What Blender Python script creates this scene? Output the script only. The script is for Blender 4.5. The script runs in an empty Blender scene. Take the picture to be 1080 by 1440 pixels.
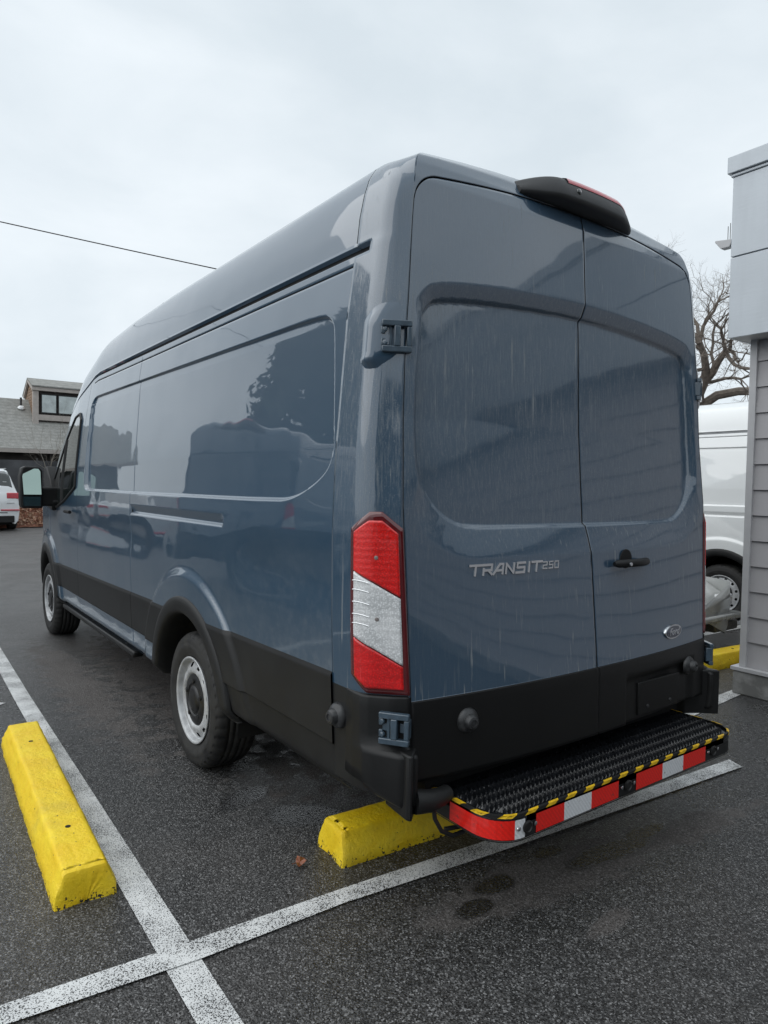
import bpy, math, random
import numpy as np
from mathutils import Matrix, Vector
PI = math.pi
random.seed(7); rng = np.random.default_rng(7)
S = bpy.context.scene
C = S.collection

# ------------------------------------------------------------------ camera
def cam_rot(yaw, pitch, roll):
    cy, sy, cp, sp = math.cos(yaw), math.sin(yaw), math.cos(pitch), math.sin(pitch)
    f = np.array([sy*cp, cy*cp, -sp]); r = np.array([cy, -sy, 0.0]); d = np.cross(f, r)
    cr, sr = math.cos(roll), math.sin(roll)
    return cr*r+sr*d, -sr*r+cr*d, f
CAM = (-2.27884035, -1.68952164, 1.46734183)
r_, d_, f_ = cam_rot(0.632336422, 0.0378077195, -0.0161444506)
cd = bpy.data.cameras.new('camera'); cam = bpy.data.objects.new('camera', cd); C.objects.link(cam)
cd.sensor_fit = 'HORIZONTAL'; cd.sensor_width = 36; cd.lens = 36*965.6/1080
cd.clip_start = 0.05; cd.clip_end = 2000
cam.matrix_world = Matrix(((r_[0], -d_[0], -f_[0], CAM[0]), (r_[1], -d_[1], -f_[1], CAM[1]), (r_[2], -d_[2], -f_[2], CAM[2]), (0, 0, 0, 1)))
S.camera = cam

# ------------------------------------------------------------------ world: overcast sky
world = bpy.data.worlds.new('World'); S.world = world; world.use_nodes = True
nt = world.node_tree; nt.nodes.clear()
def wn(t, **k):
    n = nt.nodes.new(t)
    for a, b in k.items(): setattr(n, a, b)
    return n
SUN_EL, SUN_ROT = math.radians(48), math.radians(-70)
sky = wn('ShaderNodeTexSky', sky_type='NISHITA', sun_disc=False, sun_elevation=SUN_EL, sun_rotation=SUN_ROT)
tc = wn('ShaderNodeTexCoord'); mp = wn('ShaderNodeMapping'); mp.inputs['Scale'].default_value = (1, 1, 2.4)
n1 = wn('ShaderNodeTexNoise'); n1.inputs['Scale'].default_value = 2.3; n1.inputs['Detail'].default_value = 7; n1.inputs['Roughness'].default_value = .52
n1.inputs['Distortion'].default_value = .3
cr = wn('ShaderNodeValToRGB')
cr.color_ramp.elements[0].position = .32; cr.color_ramp.elements[0].color = (.62, .69, .74, 1)
cr.color_ramp.elements[1].position = .68; cr.color_ramp.elements[1].color = (.79, .845, .885, 1)
nt.links.new(tc.outputs['Generated'], mp.inputs[0]); nt.links.new(mp.outputs[0], n1.inputs[0]); nt.links.new(n1.outputs[0], cr.inputs[0])
bg1 = wn('ShaderNodeBackground'); bg1.inputs[1].default_value = .08; nt.links.new(sky.outputs[0], bg1.inputs[0])
bg2 = wn('ShaderNodeBackground'); bg2.inputs[1].default_value = 1.0; nt.links.new(cr.outputs[0], bg2.inputs[0])
mx = wn('ShaderNodeMixShader'); mx.inputs[0].default_value = .93
nt.links.new(bg1.outputs[0], mx.inputs[1]); nt.links.new(bg2.outputs[0], mx.inputs[2])
wo = wn('ShaderNodeOutputWorld'); nt.links.new(mx.outputs[0], wo.inputs[0])
sd = bpy.data.lights.new('sun', 'SUN'); sd.energy = 1.15; sd.angle = math.radians(80); sd.color = (1, .985, .96)
sun = bpy.data.objects.new('sun', sd); C.objects.link(sun)
_d = Vector((math.sin(SUN_ROT)*math.cos(SUN_EL), math.cos(SUN_ROT)*math.cos(SUN_EL), math.sin(SUN_EL)))
sun.rotation_euler = _d.to_track_quat('Z', 'Y').to_euler()
S.render.engine = 'CYCLES'
vs = S.view_settings; vs.view_transform = 'Standard'; vs.look = 'None'; vs.exposure = .27; vs.gamma = 1; vs.use_curve_mapping = False

# ------------------------------------------------------------------ materials
class NB:
    """small node-graph helper"""
    def __init__(s, name):
        s.m = bpy.data.materials.new(name); s.m.use_nodes = True; s.t = s.m.node_tree; s.t.nodes.clear()
        s.o = s.n('ShaderNodeOutputMaterial'); s.p = s.n('ShaderNodeBsdfPrincipled'); s.t.links.new(s.p.outputs[0], s.o.inputs[0])
        s.tc = s.n('ShaderNodeTexCoord')
    def n(s, t, **k):
        x = s.t.nodes.new(t)
        for a, b in k.items(): setattr(x, a, b)
        return x
    def put(s, sock, v):
        if hasattr(v, 'links') or hasattr(v, 'is_output'): s.t.links.new(v, sock)
        else: sock.default_value = v
    def set(s, **k):
        for a, v in k.items():
            s.put(s.p.inputs[a.replace('_', ' ')], v)
        return s
    def obj(s, sc=(1, 1, 1), src='Object', loc=(0, 0, 0)):
        m = s.n('ShaderNodeMapping'); m.inputs['Scale'].default_value = sc; m.inputs['Location'].default_value = loc
        s.t.links.new(s.tc.outputs[src], m.inputs[0]); return m.outputs[0]
    def noise(s, scale, detail=3, rough=.5, vec=None, dist=0):
        x = s.n('ShaderNodeTexNoise'); x.inputs['Scale'].default_value = scale; x.inputs['Detail'].default_value = detail
        x.inputs['Roughness'].default_value = rough; x.inputs['Distortion'].default_value = dist
        s.t.links.new(vec if vec is not None else s.obj(), x.inputs[0]); return x.outputs[0]
    def vor(s, scale, vec=None, out=0, feat='F1'):
        x = s.n('ShaderNodeTexVoronoi', feature=feat); x.inputs['Scale'].default_value = scale
        s.t.links.new(vec if vec is not None else s.obj(), x.inputs[0]); return x.outputs[out]
    def ramp(s, fac, *st, interp='LINEAR'):
        x = s.n('ShaderNodeValToRGB'); r = x.color_ramp; r.interpolation = interp
        while len(r.elements) < len(st): r.elements.new(.5)
        for e, (p, c) in zip(r.elements, st):
            e.position = p; e.color = (c, c, c, 1) if isinstance(c, (int, float)) else (*c, 1)
        s.t.links.new(fac, x.inputs[0]); return x.outputs[0]
    def math(s, op, a, b=0, c=0, clamp=False):
        x = s.n('ShaderNodeMath', operation=op, use_clamp=clamp)
        s.put(x.inputs[0], a); s.put(x.inputs[1], b); s.put(x.inputs[2], c); return x.outputs[0]
    def mix(s, fac, a, b, mode='MIX'):
        x = s.n('ShaderNodeMix', data_type='RGBA', blend_type=mode)
        s.put(x.inputs[0], fac)
        for i, v in ((6, a), (7, b)):
            if isinstance(v, tuple): v = (*v, 1) if len(v) == 3 else v
            s.put(x.inputs[i], v)
        return x.outputs[2]
    def sep(s, vec):
        x = s.n('ShaderNodeSeparateXYZ'); s.t.links.new(vec, x.inputs[0]); return x.outputs
    def bump(s, h, strength=.3, dist=.01, normal=None):
        x = s.n('ShaderNodeBump'); x.inputs['Strength'].default_value = strength; x.inputs['Distance'].default_value = dist
        s.t.links.new(h, x.inputs['Height'])
        if normal is not None: s.t.links.new(normal, x.inputs['Normal'])
        s.t.links.new(x.outputs[0], s.p.inputs['Normal']); return x.outputs[0]

def simple(name, col, rough=.5, metal=0, coat=0, var=.12, scale=8, bump=0, bscale=60, coat_rough=.03, ior=1.5):
    b = NB(name)
    f = b.noise(scale, 4)
    lo = tuple(c*(1-var) for c in col); hi = tuple(min(1, c*(1+var)) for c in col)
    b.set(Base_Color=b.ramp(f, (.3, lo), (.7, hi)), Roughness=b.ramp(f, (.3, max(0, rough-.06)), (.7, min(1, rough+.06))), Metallic=metal, IOR=ior)
    if coat: b.set(Coat_Weight=coat, Coat_Roughness=coat_rough)
    if bump: b.bump(b.noise(bscale, 4), bump, .004)
    return b.m

def paint(name, base, rear=False, white=False):
    b = NB(name); z = b.sep(b.obj())[2]; y = b.sep(b.obj())[1]
    fl = b.noise(900, 1); base2 = b.mix(b.math('MULTIPLY', fl, .35), base, tuple(c*1.35 for c in base))
    dust = (.30, .31, .31)
    if rear:
        streak = b.ramp(b.noise(1, 3, .6, b.obj((75, 75, .9))), (.60, 0), (.72, 1))
        patchy = b.ramp(b.noise(1, 2, .5, b.obj((3, 3, 2.2), loc=(4, 0, 1))), (.42, 0), (.62, 1))
        st = b.math('MULTIPLY', streak, patchy)
        fine = b.ramp(b.noise(1, 4, .7, b.obj((160, 160, 14))), (.47, 0), (.7, 1))
        zone = b.ramp(z, (0, 0), (.79, .25), interp='LINEAR')   # placeholder lower ramp
        zz = b.math('DIVIDE', z, 3.0)
        zone = b.ramp(zz, (.27, .12), (.40, .25), (.455, .8), (.60, .9), (.70, .85), (.76, .25), (.85, .15))
        spk = b.ramp(b.noise(320, 2, .6), (.60, 0), (.72, 1))
        dirt = b.math('ADD', b.math('MULTIPLY', st, .75), b.math('MULTIPLY', b.math('ADD', b.math('MULTIPLY', fine, .32), b.math('MULTIPLY', spk, .6)), zone), clamp=True)
        dirt = b.math('ADD', dirt, b.math('MULTIPLY', zone, .02), clamp=True)
    else:
        zz = b.math('DIVIDE', z, 3.0)
        low = b.ramp(zz, (.14, .06), (.2, .16), (.27, .20), (.32, .08), (.44, .03), (.6, .01))
        n = b.ramp(b.noise(2.2, 6, .62), (.38, .15), (.7, 1))
        spk = b.ramp(b.noise(150, 3, .7), (.62, 0), (.76, 1))
        strk = b.ramp(b.noise(1, 3, .6, b.obj((50, 50, 1.6))), (.58, 0), (.75, 1))
        dirt = b.math('MULTIPLY', low, b.math('ADD', n, b.math('ADD', b.math('MULTIPLY', spk, .5), b.math('MULTIPLY', strk, .35))), clamp=True)
    if not rear:
        spray = b.math('MULTIPLY', b.ramp(b.math('DIVIDE', y, 6.0), (.05, 1), (.30, .25)), b.ramp(zz, (.26, 1), (.45, 0)))
        dirt = b.math('ADD', dirt, b.math('MULTIPLY', b.math('MULTIPLY', spray, b.ramp(b.noise(24, 5, .7), (.45, 0), (.75, 1))), .22), clamp=True)
    if white: dirt = b.math('MULTIPLY', dirt, .4)
    b.set(Base_Color=b.mix(dirt, base2, dust), Metallic=0.0, Roughness=b.math('ADD', .34, b.math('MULTIPLY', dirt, .5), clamp=True),
          Coat_Weight=b.math('SUBTRACT', 1.0, b.math('MULTIPLY', dirt, 1.2), clamp=True), Coat_Roughness=b.math('ADD', .018 if not rear else .035, b.math('MULTIPLY', dirt, .5)), Coat_IOR=1.8, IOR=1.5)
    # panels are never optically flat: very low waviness
    b.bump(b.noise(1, 2, .5, b.obj((1.6, 1.6, 2.2))), .55 if not rear else .35, .012)
    for l in list(b.t.links):
        if l.to_node == b.p and l.to_socket.name == 'Normal': b.t.links.new(l.from_socket, b.p.inputs['Coat Normal'])
    return b.m

def black_plastic(name, col=.022, rough=.45, dusty=.3):
    b = NB(name); z = b.math('DIVIDE', b.sep(b.obj())[2], 3.0)
    low = b.ramp(z, (.12, 1), (.24, .55), (.29, .3))
    n = b.ramp(b.noise(3.5, 6, .6), (.35, 0), (.7, 1)); sc = b.ramp(b.noise(1, 3, .7, b.obj((30, 8, 60))), (.6, 0), (.8, .6))
    d = b.math('MULTIPLY', b.math('MULTIPLY', b.math('ADD', n, sc), low), dusty, clamp=True)
    b.set(Base_Color=b.mix(d, (col, col*1.03, col*1.08), (.085, .087, .086)), Roughness=b.math('ADD', rough, b.math('MULTIPLY', d, .4), clamp=True))
    b.set(IOR=1.4); b.bump(b.noise(380, 2), .12, .002)
    return b.m

M = {}
BLUE = (.026, .064, .110)
M['blue'] = paint('slate_blue_paint', BLUE)
M['blue_rear'] = paint('slate_blue_paint_streaked', BLUE, rear=True)
M['white_van'] = paint('white_van_paint', (.78, .8, .8), white=True)
M['black'] = black_plastic('black_plastic', .010, .5, .2)
M['black_corner'] = black_plastic('black_plastic_corner', .009, .42, .08)
M['black_rear'] = black_plastic('black_plastic_rear', .006, .42, .04)
M['gap'] = simple('dark_gap', (.004, .004, .005), .8)
M['gap_side'] = simple('dark_side_gap', (.006, .007, .008), .7); M['grey_gap'] = simple('grey_side_gap', (.32, .33, .34), .6)
M['rubber'] = simple('seal_rubber', (.012, .012, .013), .6)
M['glass'] = simple('dark_glass', (.012, .017, .017), .05, coat=1, var=.05)
M['chrome'] = simple('chrome', (.62, .64, .66), .14, metal=1, var=.05)
M['badge_dark'] = simple('badge_dark', (.01, .02, .05), .15, coat=1)
M['steel'] = simple('silver_wheel_paint', (.47, .48, .49), .36, metal=.15, var=.25, scale=18)
M['mirror'] = simple('mirror_glass', (.34, .43, .39), .03, metal=1, var=.02)
M['under'] = simple('underbody', (.012, .012, .012), .85)
M['bracket'] = simple('hinge_paint', (.05, .08, .11), .35, coat=.8, var=.2, scale=40)

def tyre_mat():
    b = NB('tyre_rubber'); n = b.noise(9, 5, .6)
    b.set(Base_Color=b.ramp(n, (.35, (.011, .011, .012)), (.75, (.04, .039, .036))), Roughness=b.ramp(n, (.3, .55), (.7, .85)))
    b.bump(b.noise(140, 3), .25, .003); return b.m
M['tyre'] = tyre_mat()
def lens(name, col, rib):
    b = NB(name); v = b.obj((1, 1, 1))
    cell = b.vor(150, v); z = b.sep(v)[2]
    rb = b.math('SINE', b.math('MULTIPLY', z, rib))
    col2 = b.mix(b.ramp(cell, (.1, 0), (.6, 1)), col, tuple(min(1, c*.6) for c in col))
    col2 = b.mix(b.ramp(b.noise(9, 2), (.4, 0), (.6, .35)), col2, tuple(min(1, c*1.4) for c in col))
    gx = b.math('ABSOLUTE', b.math('SINE', b.math('MULTIPLY', b.math('ADD', b.sep(v)[0], b.math('MULTIPLY', b.sep(v)[1], -1.0)), 230)))
    gz = b.math('ABSOLUTE', b.math('SINE', b.math('MULTIPLY', z, 230)))
    g_ = b.ramp(b.math('MINIMUM', gx, gz), (.0, .55), (.30, 0))
    col2 = b.mix(g_, col2, tuple(c*.62 for c in col))
    b.set(Base_Color=col2, Roughness=.28, Coat_Weight=1.0, Coat_Roughness=.02, IOR=1.45)
    b.bump(b.math('ADD', cell, b.math('MULTIPLY', rb, .35)), .35, .002)
    return b.m
M['red_lens'] = lens('red_lens', (.97, .012, .010), 300)
M['red_lens_low'] = lens('red_lens_lower', (.86, .006, .008), 200)
M['dark_red'] = simple('dark_red_lens_rim', (.10, .004, .007), .12, coat=1)
M['clear_lens'] = lens('clear_lens', (.93, .95, .96), 240)
M['red_dull'] = simple('dull_red_lens', (.52, .06, .08), .3, coat=.6)
def tape(name, col, chev=False):
    b = NB(name)
    v = b.obj((1, 1, 1)); s3 = b.sep(v)
    stripe = b.math('SINE', b.math('MULTIPLY', b.math('ADD', s3[0], b.math('MULTIPLY', s3[2], .8)), 420))
    hon = b.vor(260, v)
    c = b.mix(b.ramp(b.math('ADD', b.math('MULTIPLY', stripe, .3), hon), (.1, 0), (.7, .55)), col, tuple(x*.7 for x in col))
    d = b.ramp(b.noise(45, 4, .7), (.62, 0), (.72, .8))
    b.set(Base_Color=b.mix(d, c, (.05, .05, .05)), Roughness=.3, Coat_Weight=.5)
    return b.m
M['tape_red'] = tape('red_reflective_tape', (.93, .016, .008)); M['tape_white'] = tape('white_reflective_tape', (.82, .84, .86))
M['tape_yellow'] = simple('yellow_tape', (.75, .47, .015), .45, var=.25, scale=60); M['tape_black'] = simple('black_tape', (.012, .012, .012), .4)
M['step'] = simple('wet_black_grating', (.009, .01, .012), .22, coat=.5, var=.4, scale=60, bump=.3, bscale=200)

def asphalt():
    b = NB('damp_asphalt'); v = b.obj(); s = b.sep(v)
    agg = b.vor(200, v, 1)          # random colour per stone
    g = b.n('ShaderNodeRGBToBW'); b.t.links.new(agg, g.inputs[0])
    stone = b.ramp(g.outputs[0], (.12, .013), (.45, .037), (.72, .088), (.92, .26))
    big = b.noise(.33, 4, .55, dist=.6); med = b.noise(1.7, 5, .6, dist=.4)
    # dry places, given as ellipses (x, y, rx, ry, turn) with ragged edges
    def ell(x, y, rx, ry, a=0, soft=.35, rag=1.2):
        X = b.math('SUBTRACT', s[0], x); Y = b.math('SUBTRACT', s[1], y)
        ca, sa = math.cos(a), math.sin(a)
        U = b.math('DIVIDE', b.math('ADD', b.math('MULTIPLY', X, ca), b.math('MULTIPLY', Y, sa)), rx)
        V = b.math('DIVIDE', b.math('SUBTRACT', b.math('MULTIPLY', Y, ca), b.math('MULTIPLY', X, sa)), ry)
        d = b.math('SQRT', b.math('ADD', b.math('MULTIPLY', U, U), b.math('MULTIPLY', V, V)))
        rg = b.math('MULTIPLY', b.math('SUBTRACT', b.noise(7, 5, .65, v), .5), rag*1.8)
        return b.math('DIVIDE', b.math('SUBTRACT', 1.0, b.math('ADD', d, rg)), soft, clamp=True)
    dry = ell(0, 3.1, 1.05, 2.45, 0, .22)                       # under the van
    dry = b.math('MAXIMUM', dry, ell(-1.15, 3.6, .22, 1.9, 0, .5))
    wetp = b.math('MAXIMUM', ell(-.93, 1.23, .17, .09, .5, .25, .5), ell(-.78, .93, .2, .12, -.6, .25, .5))
    dry = b.math('MULTIPLY', dry, b.math('SUBTRACT', 1, wetp))
    tail = ell(-.22, -.02, .72, .15, -.12, .4, 1.0)
    tail = b.math('MAXIMUM', tail, ell(.55, -.12, .5, .10, -.1, .4, 1.0)); tail = b.math('MAXIMUM', tail, ell(-.3, -.32, .16, .045, .1, .5, .7))
    spots = ell(-.62, .0, .10, .05, 0, .3, .5)
    for q in ((-.46, .06, .12, .06), (-.12, .10, .09, .045), (.1, -.04, .30, .075), (.36, -.03, .17, .05)): spots = b.math('MAXIMUM', spots, ell(*q, -.1, .4, .5))
    tail = b.math('MULTIPLY', tail, b.math('SUBTRACT', 1, spots))
    lane = b.ramp(b.math('ADD', b.math('MULTIPLY', big, .6), b.math('MULTIPLY', med, .4)), (.47, 0), (.62, 1))
    far = b.ramp(b.math('DIVIDE', s[1], 30.0), (.12, 0), (.35, .55))
    dryness = b.math('MAXIMUM', b.math('MULTIPLY', dry, .95), b.math('MULTIPLY', tail, 1.35))
    dryness = b.math('MAXIMUM', dryness, b.math('MULTIPLY', b.math('ADD', b.math('MULTIPLY', lane, .30), b.math('MULTIPLY', far, .7)), 1.0), clamp=True)
    drycol = b.mix(b.ramp(med, (.3, 0), (.7, 1)), (.135, .120, .112), (.175, .158, .148))
    wetmask = b.math('MAXIMUM', wetp, spots)
    drycol = b.mix(1.0, drycol, b.ramp(g.outputs[0], (.1, .45), (.5, .85), (.9, 1.0)), 'MULTIPLY')
    col = b.mix(b.math('MULTIPLY', dryness, .60), stone, drycol)
    col = b.mix(b.math('MULTIPLY', wetmask, .55), col, (.006, .006, .007))
    # fine cracks and pale grit
    grit = b.ramp(b.noise(95, 2, .5), (.72, 0), (.78, 1))
    col = b.mix(b.math('MULTIPLY', grit, .35), col, (.2, .195, .19))
    rough = b.math('ADD', .33, b.math('MULTIPLY', dryness, .42))
    rough = b.math('SUBTRACT', rough, b.math('MULTIPLY', b.ramp(med, (.42, 0), (.62, 1)), .12))
    rough = b.math('SUBTRACT', rough, b.math('MULTIPLY', wetmask, .22), clamp=True)
    b.set(Base_Color=col, Roughness=rough, IOR=1.38)
    h = b.math('ADD', b.vor(170, v), b.math('MULTIPLY', b.noise(60, 3), .6))
    b.bump(h, .55, .005)
    return b.m
M['asphalt'] = asphalt()

def line_paint():
    b = NB('worn_white_line_paint'); v = b.obj()
    hole = b.noise(210, 2, .62, v); wear = b.noise(6, 4, .6, v)
    t = b.math('ADD', hole, b.math('MULTIPLY', b.math('SUBTRACT', wear, .5), .32))
    m = b.ramp(t, (.545, 0), (.60, 1))
    wh = b.mix(b.ramp(wear, (.3, 0), (.7, 1)), (.78, .79, .78), (.58, .59, .59))
    b.set(Base_Color=b.mix(m, wh, (.035, .035, .036)), Roughness=b.math('ADD', .45, b.math('MULTIPLY', m, .15)))
    b.bump(b.math('SUBTRACT', 1, m), .6, .004)
    return b.m
M['line'] = line_paint()
def yellow():
    b = NB('yellow_painted_concrete'); v = b.obj(); z = b.sep(v)[2]
    n = b.noise(7, 5, .6, v); pit = b.noise(70, 3, .6, v)
    col = b.mix(b.ramp(n, (.35, 0), (.7, 1)), (.88, .58, .008), (.96, .71, .025))
    smudge = b.ramp(b.noise(3, 6, .7, v), (.55, 0), (.75, .4))
    col = b.mix(smudge, col, (.38, .32, .08))
    edge = b.math('MULTIPLY', b.ramp(z, (.0, 1), (.05, .15)), 1.0)
    chip = b.ramp(b.math('ADD', pit, b.math('MULTIPLY', edge, .16)), (.715, 0), (.74, 1))
    col = b.mix(chip, col, (.035, .03, .025))
    b.set(Base_Color=col, Roughness=.5)
    b.bump(b.math('ADD', b.noise(45, 5, .65, v), b.math('MULTIPLY', chip, -1.2)), .7, .008)
    return b.m
M['yellow'] = yellow()

# ------------------------------------------------------------------ mesh helpers
def link(o, parent=None):
    C.objects.link(o)
    if parent is not None: o.parent = parent
    return o
def empty(name, label, cat, loc=(0, 0, 0), rz=0, group=None):
    o = bpy.data.objects.new(name, None); C.objects.link(o); o.location = loc; o.rotation_euler = (0, 0, rz); o.empty_display_size = .1
    o['label'] = label; o['category'] = cat
    if group: o['group'] = group
    return o
def tag(o, label=None, cat=None, group=None, kind=None):
    if label: o['label'] = label
    if cat: o['category'] = cat
    if group: o['group'] = group
    if kind: o['kind'] = kind
    return o
def mesh(name, V, F, mats, parent=None, mi=None, smooth=True):
    me = bpy.data.meshes.new(name)
    V = np.asarray(V, float)
    if isinstance(F, np.ndarray):
        n, k = F.shape
        me.vertices.add(len(V)); me.vertices.foreach_set('co', V.ravel())
        me.loops.add(n*k); me.loops.foreach_set('vertex_index', F.ravel().astype(np.int32))
        me.polygons.add(n); me.polygons.foreach_set('loop_start', np.arange(0, n*k, k, dtype=np.int32))
        me.polygons.foreach_set('loop_total', np.full(n, k, dtype=np.int32))
    else:
        me.from_pydata([tuple(v) for v in V], [], F)
    if not isinstance(mats, (list, tuple)): mats = [mats]
    for m in mats: me.materials.append(m)
    if mi is not None: me.polygons.foreach_set('material_index', np.asarray(mi, np.int32))
    me.polygons.foreach_set('use_smooth', np.full(len(me.polygons), bool(smooth)))
    me.update(calc_edges=True); me.validate()
    return link(bpy.data.objects.new(name, me), parent)
def grid(name, P, mats, parent=None, flip=False, keep=None, mi=None, smooth=True, wrap=False):
    """P[i,j,3] -> quads"""
    a, b = P.shape[:2]
    idx = np.arange(a*b).reshape(a, b)
    if wrap: idx = np.vstack([idx, idx[:1]])
    F = np.stack([idx[:-1, :-1], idx[1:, :-1], idx[1:, 1:], idx[:-1, 1:]], -1).reshape(-1, 4)
    if flip: F = F[:, ::-1]
    if keep is not None:
        k = keep.ravel(); F = F[k]
        if mi is not None: mi = np.asarray(mi).ravel()[k]
    elif mi is not None: mi = np.asarray(mi).ravel()
    return mesh(name, P.reshape(-1, 3), np.ascontiguousarray(F), mats, parent, mi, smooth)
class MB:
    def __init__(s): s.v = []; s.f = []; s.m = []
    def add(s, V, F, m=0):
        o = len(s.v); s.v += [tuple(map(float, v)) for v in V]; s.f += [tuple(i+o for i in f) for f in F]; s.m += [m]*len(F); return s
    def box(s, x0, x1, y0, y1, z0, z1, m=0, R=None, c=(0, 0, 0)):
        V = [Vector((x, y, z)) for z in (z0, z1) for x, y in ((x0, y0), (x1, y0), (x1, y1), (x0, y1))]
        if R is not None: V = [R @ v + Vector(c) for v in V]
        return s.add(V, [(3, 2, 1, 0), (4, 5, 6, 7), (0, 1, 5, 4), (1, 2, 6, 5), (2, 3, 7, 6), (3, 0, 4, 7)], m)
    def prism(s, poly, axis, a, b, m=0):
        """polygon (u,v) extruded along axis 0/1/2 from a to b"""
        n = len(poly)
        def P(u, v, w): return (w, u, v) if axis == 0 else ((u, w, v) if axis == 1 else (u, v, w))
        V = [P(u, v, a) for u, v in poly]+[P(u, v, b) for u, v in poly]
        F = [tuple(range(n))[::-1], tuple(range(n, 2*n))]+[(i, (i+1) % n, n+(i+1) % n, n+i) for i in range(n)]
        return s.add(V, F, m)
    def tube(s, pts, rad, n=8, m=0, cap=True):
        pts = [Vector(p) for p in pts]; rs = rad if isinstance(rad, (list, tuple)) else [rad]*len(pts)
        V = []; up = None
        for i, p in enumerate(pts):
            t = (pts[min(i+1, len(pts)-1)]-pts[max(i-1, 0)]).normalized()
            if up is None: up = Vector((0, 0, 1)) if abs(t.z) < .9 else Vector((1, 0, 0))
            a = t.cross(up).normalized(); b_ = a.cross(t); up = b_
            V += [p+(a*math.cos(2*PI*k/n)+b_*math.sin(2*PI*k/n))*rs[i] for k in range(n)]
        F = [(i*n+k, i*n+(k+1) % n, (i+1)*n+(k+1) % n, (i+1)*n+k) for i in range(len(pts)-1) for k in range(n)]
        if cap: F += [tuple(range(n))[::-1], tuple(range(len(V)-n, len(V)))]
        return s.add(V, F, m)
    def disc(s, c, nrm, prof, n=24, m=0):
        """lathe about nrm at c; prof = [(r, h), ...]"""
        nrm = Vector(nrm).normalized(); a = nrm.orthogonal().normalized(); b_ = nrm.cross(a); c = Vector(c)
        V = [c+nrm*h+(a*math.cos(2*PI*k/n)+b_*math.sin(2*PI*k/n))*max(r, 1e-4) for r, h in prof for k in range(n)]
        F = [(i*n+k, i*n+(k+1) % n, (i+1)*n+(k+1) % n, (i+1)*n+k) for i in range(len(prof)-1) for k in range(n)]
        F.append(tuple(range(len(V)-n, len(V))))
        return s.add(V, F, m)
    def build(s, name, mats, parent=None, smooth=False, bevel=0, seg=2):
        o = mesh(name, s.v, s.f, mats, parent, s.m, smooth)
        if bevel:
            md = o.modifiers.new('bevel', 'BEVEL'); md.width = bevel; md.segments = seg; md.limit_method = 'ANGLE'; md.angle_limit = math.radians(35)
            md.harden_normals = False
        if smooth or bevel:
            autosmooth(o)
        return o
def autosmooth(o, ang=38):
    me = o.data
    me.polygons.foreach_set('use_smooth', np.full(len(me.polygons), True))
    me.set_sharp_from_angle(angle=math.radians(ang))
def sstep(x): x = np.clip(x, 0, 1); return x*x*(3-2*x)
def chaikin(poly, n=2):
    p = np.array(poly, float)
    for _ in range(n):
        q = np.roll(p, -1, 0); p = np.stack([.75*p+.25*q, .25*p+.75*q], 1).reshape(-1, 2)
    return p
def poly_sdf(px, py, poly, r=0):
    """negative inside"""
    poly = np.asarray(poly, float); d = np.full(px.shape, 1e9); inside = np.zeros(px.shape, bool)
    for i in range(len(poly)):
        a = poly[i]; b = poly[(i+1) % len(poly)]
        e = b-a; wx, wy = px-a[0], py-a[1]; t = np.clip((wx*e[0]+wy*e[1])/(e@e), 0, 1)
        d = np.minimum(d, np.hypot(wx-e[0]*t, wy-e[1]*t))
        c = ((a[1] > py) != (b[1] > py)) & (px < (b[0]-a[0])*(py-a[1])/((b[1]-a[1]) or 1e-9)+a[0])
        inside ^= c
    return np.where(inside, -d, d)-r
def copy_tree(o, parent=None, swap=None, skip=()):
    c = o.copy(); C.objects.link(c)
    if parent is not None: c.parent = parent
    if swap and c.type == 'MESH':
        for i, sl in enumerate(c.material_slots):
            if sl.material in swap:
                sl.link = 'OBJECT'; sl.material = swap[sl.material if sl.link == 'DATA' else o.material_slots[i].material]
    for ch in [x for x in bpy.data.objects if x.parent == o]:
        if ch.name.split('.')[0] not in skip: copy_tree(ch, c, swap, skip)
    return c

def copy_tree(o, parent=None, swap=None, skip=()):
    c = o.copy(); C.objects.link(c)
    if parent is not None: c.parent = parent
    if swap and c.type == 'MESH':
        for sl in c.material_slots:
            m0 = sl.material
            if m0 in swap: sl.link = 'OBJECT'; sl.material = swap[m0]
    for ch in list(CH.get(o.name, [])):
        if ch.name.split('.')[0] not in skip: copy_tree(ch, c, swap, skip)
    return c
CH = {}
def index_children():
    CH.clear()
    for x in bpy.data.objects:
        if x.parent is not None: CH.setdefault(x.parent.name, []).append(x)

# ================================================================== GROUND
def rect_sheet(name, x0, x1, y0, y1, z, mat, nx=2, ny=2):
    xs = np.linspace(x0, x1, nx); ys = np.linspace(y0, y1, ny)
    P = np.zeros((nx, ny, 3)); P[..., 0] = xs[:, None]; P[..., 1] = ys[None]; P[..., 2] = z
    return grid(name, P, mat, smooth=False)
g = rect_sheet('ground', -300, 300, -300, 300, 0, M['asphalt']); tag(g, kind='structure')

def strip(pts, name='parking_line'):
    V = [(x, y, .004) for x, y in pts]
    return tag(mesh(name, V, [tuple(range(len(V)))], M['line'], smooth=False), kind='structure')
strip([(-1.612, -2.0), (-1.508, -2.0), (-1.497, .285), (-1.497, .384), (-1.475, 3.45), (-1.40, 8.6), (-1.50, 8.6), (-1.575, 3.45), (-1.600, .387), (-1.602, .295)])
o = strip([(-6, .56), (-2.03, .340), (-1.497, .288), (-.992, .275), (-.293, .205), (.5, .142), (1.40, .072), (1.44, .165), (.5, .225), (-.293, .300), (-.948, .352), (-1.6, .392), (-2.03, .425), (-6, .66)])
o.data.transform(Matrix.Translation((0, 0, .004)))
strip([(1.95, .79), (1.95, .67), (2.78, .74), (2.78, .83)])
strip([(-6, 3.43), (-6, 3.34), (-1.68, 3.325), (-1.63, 3.37), (-1.68, 3.41)])
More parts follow.
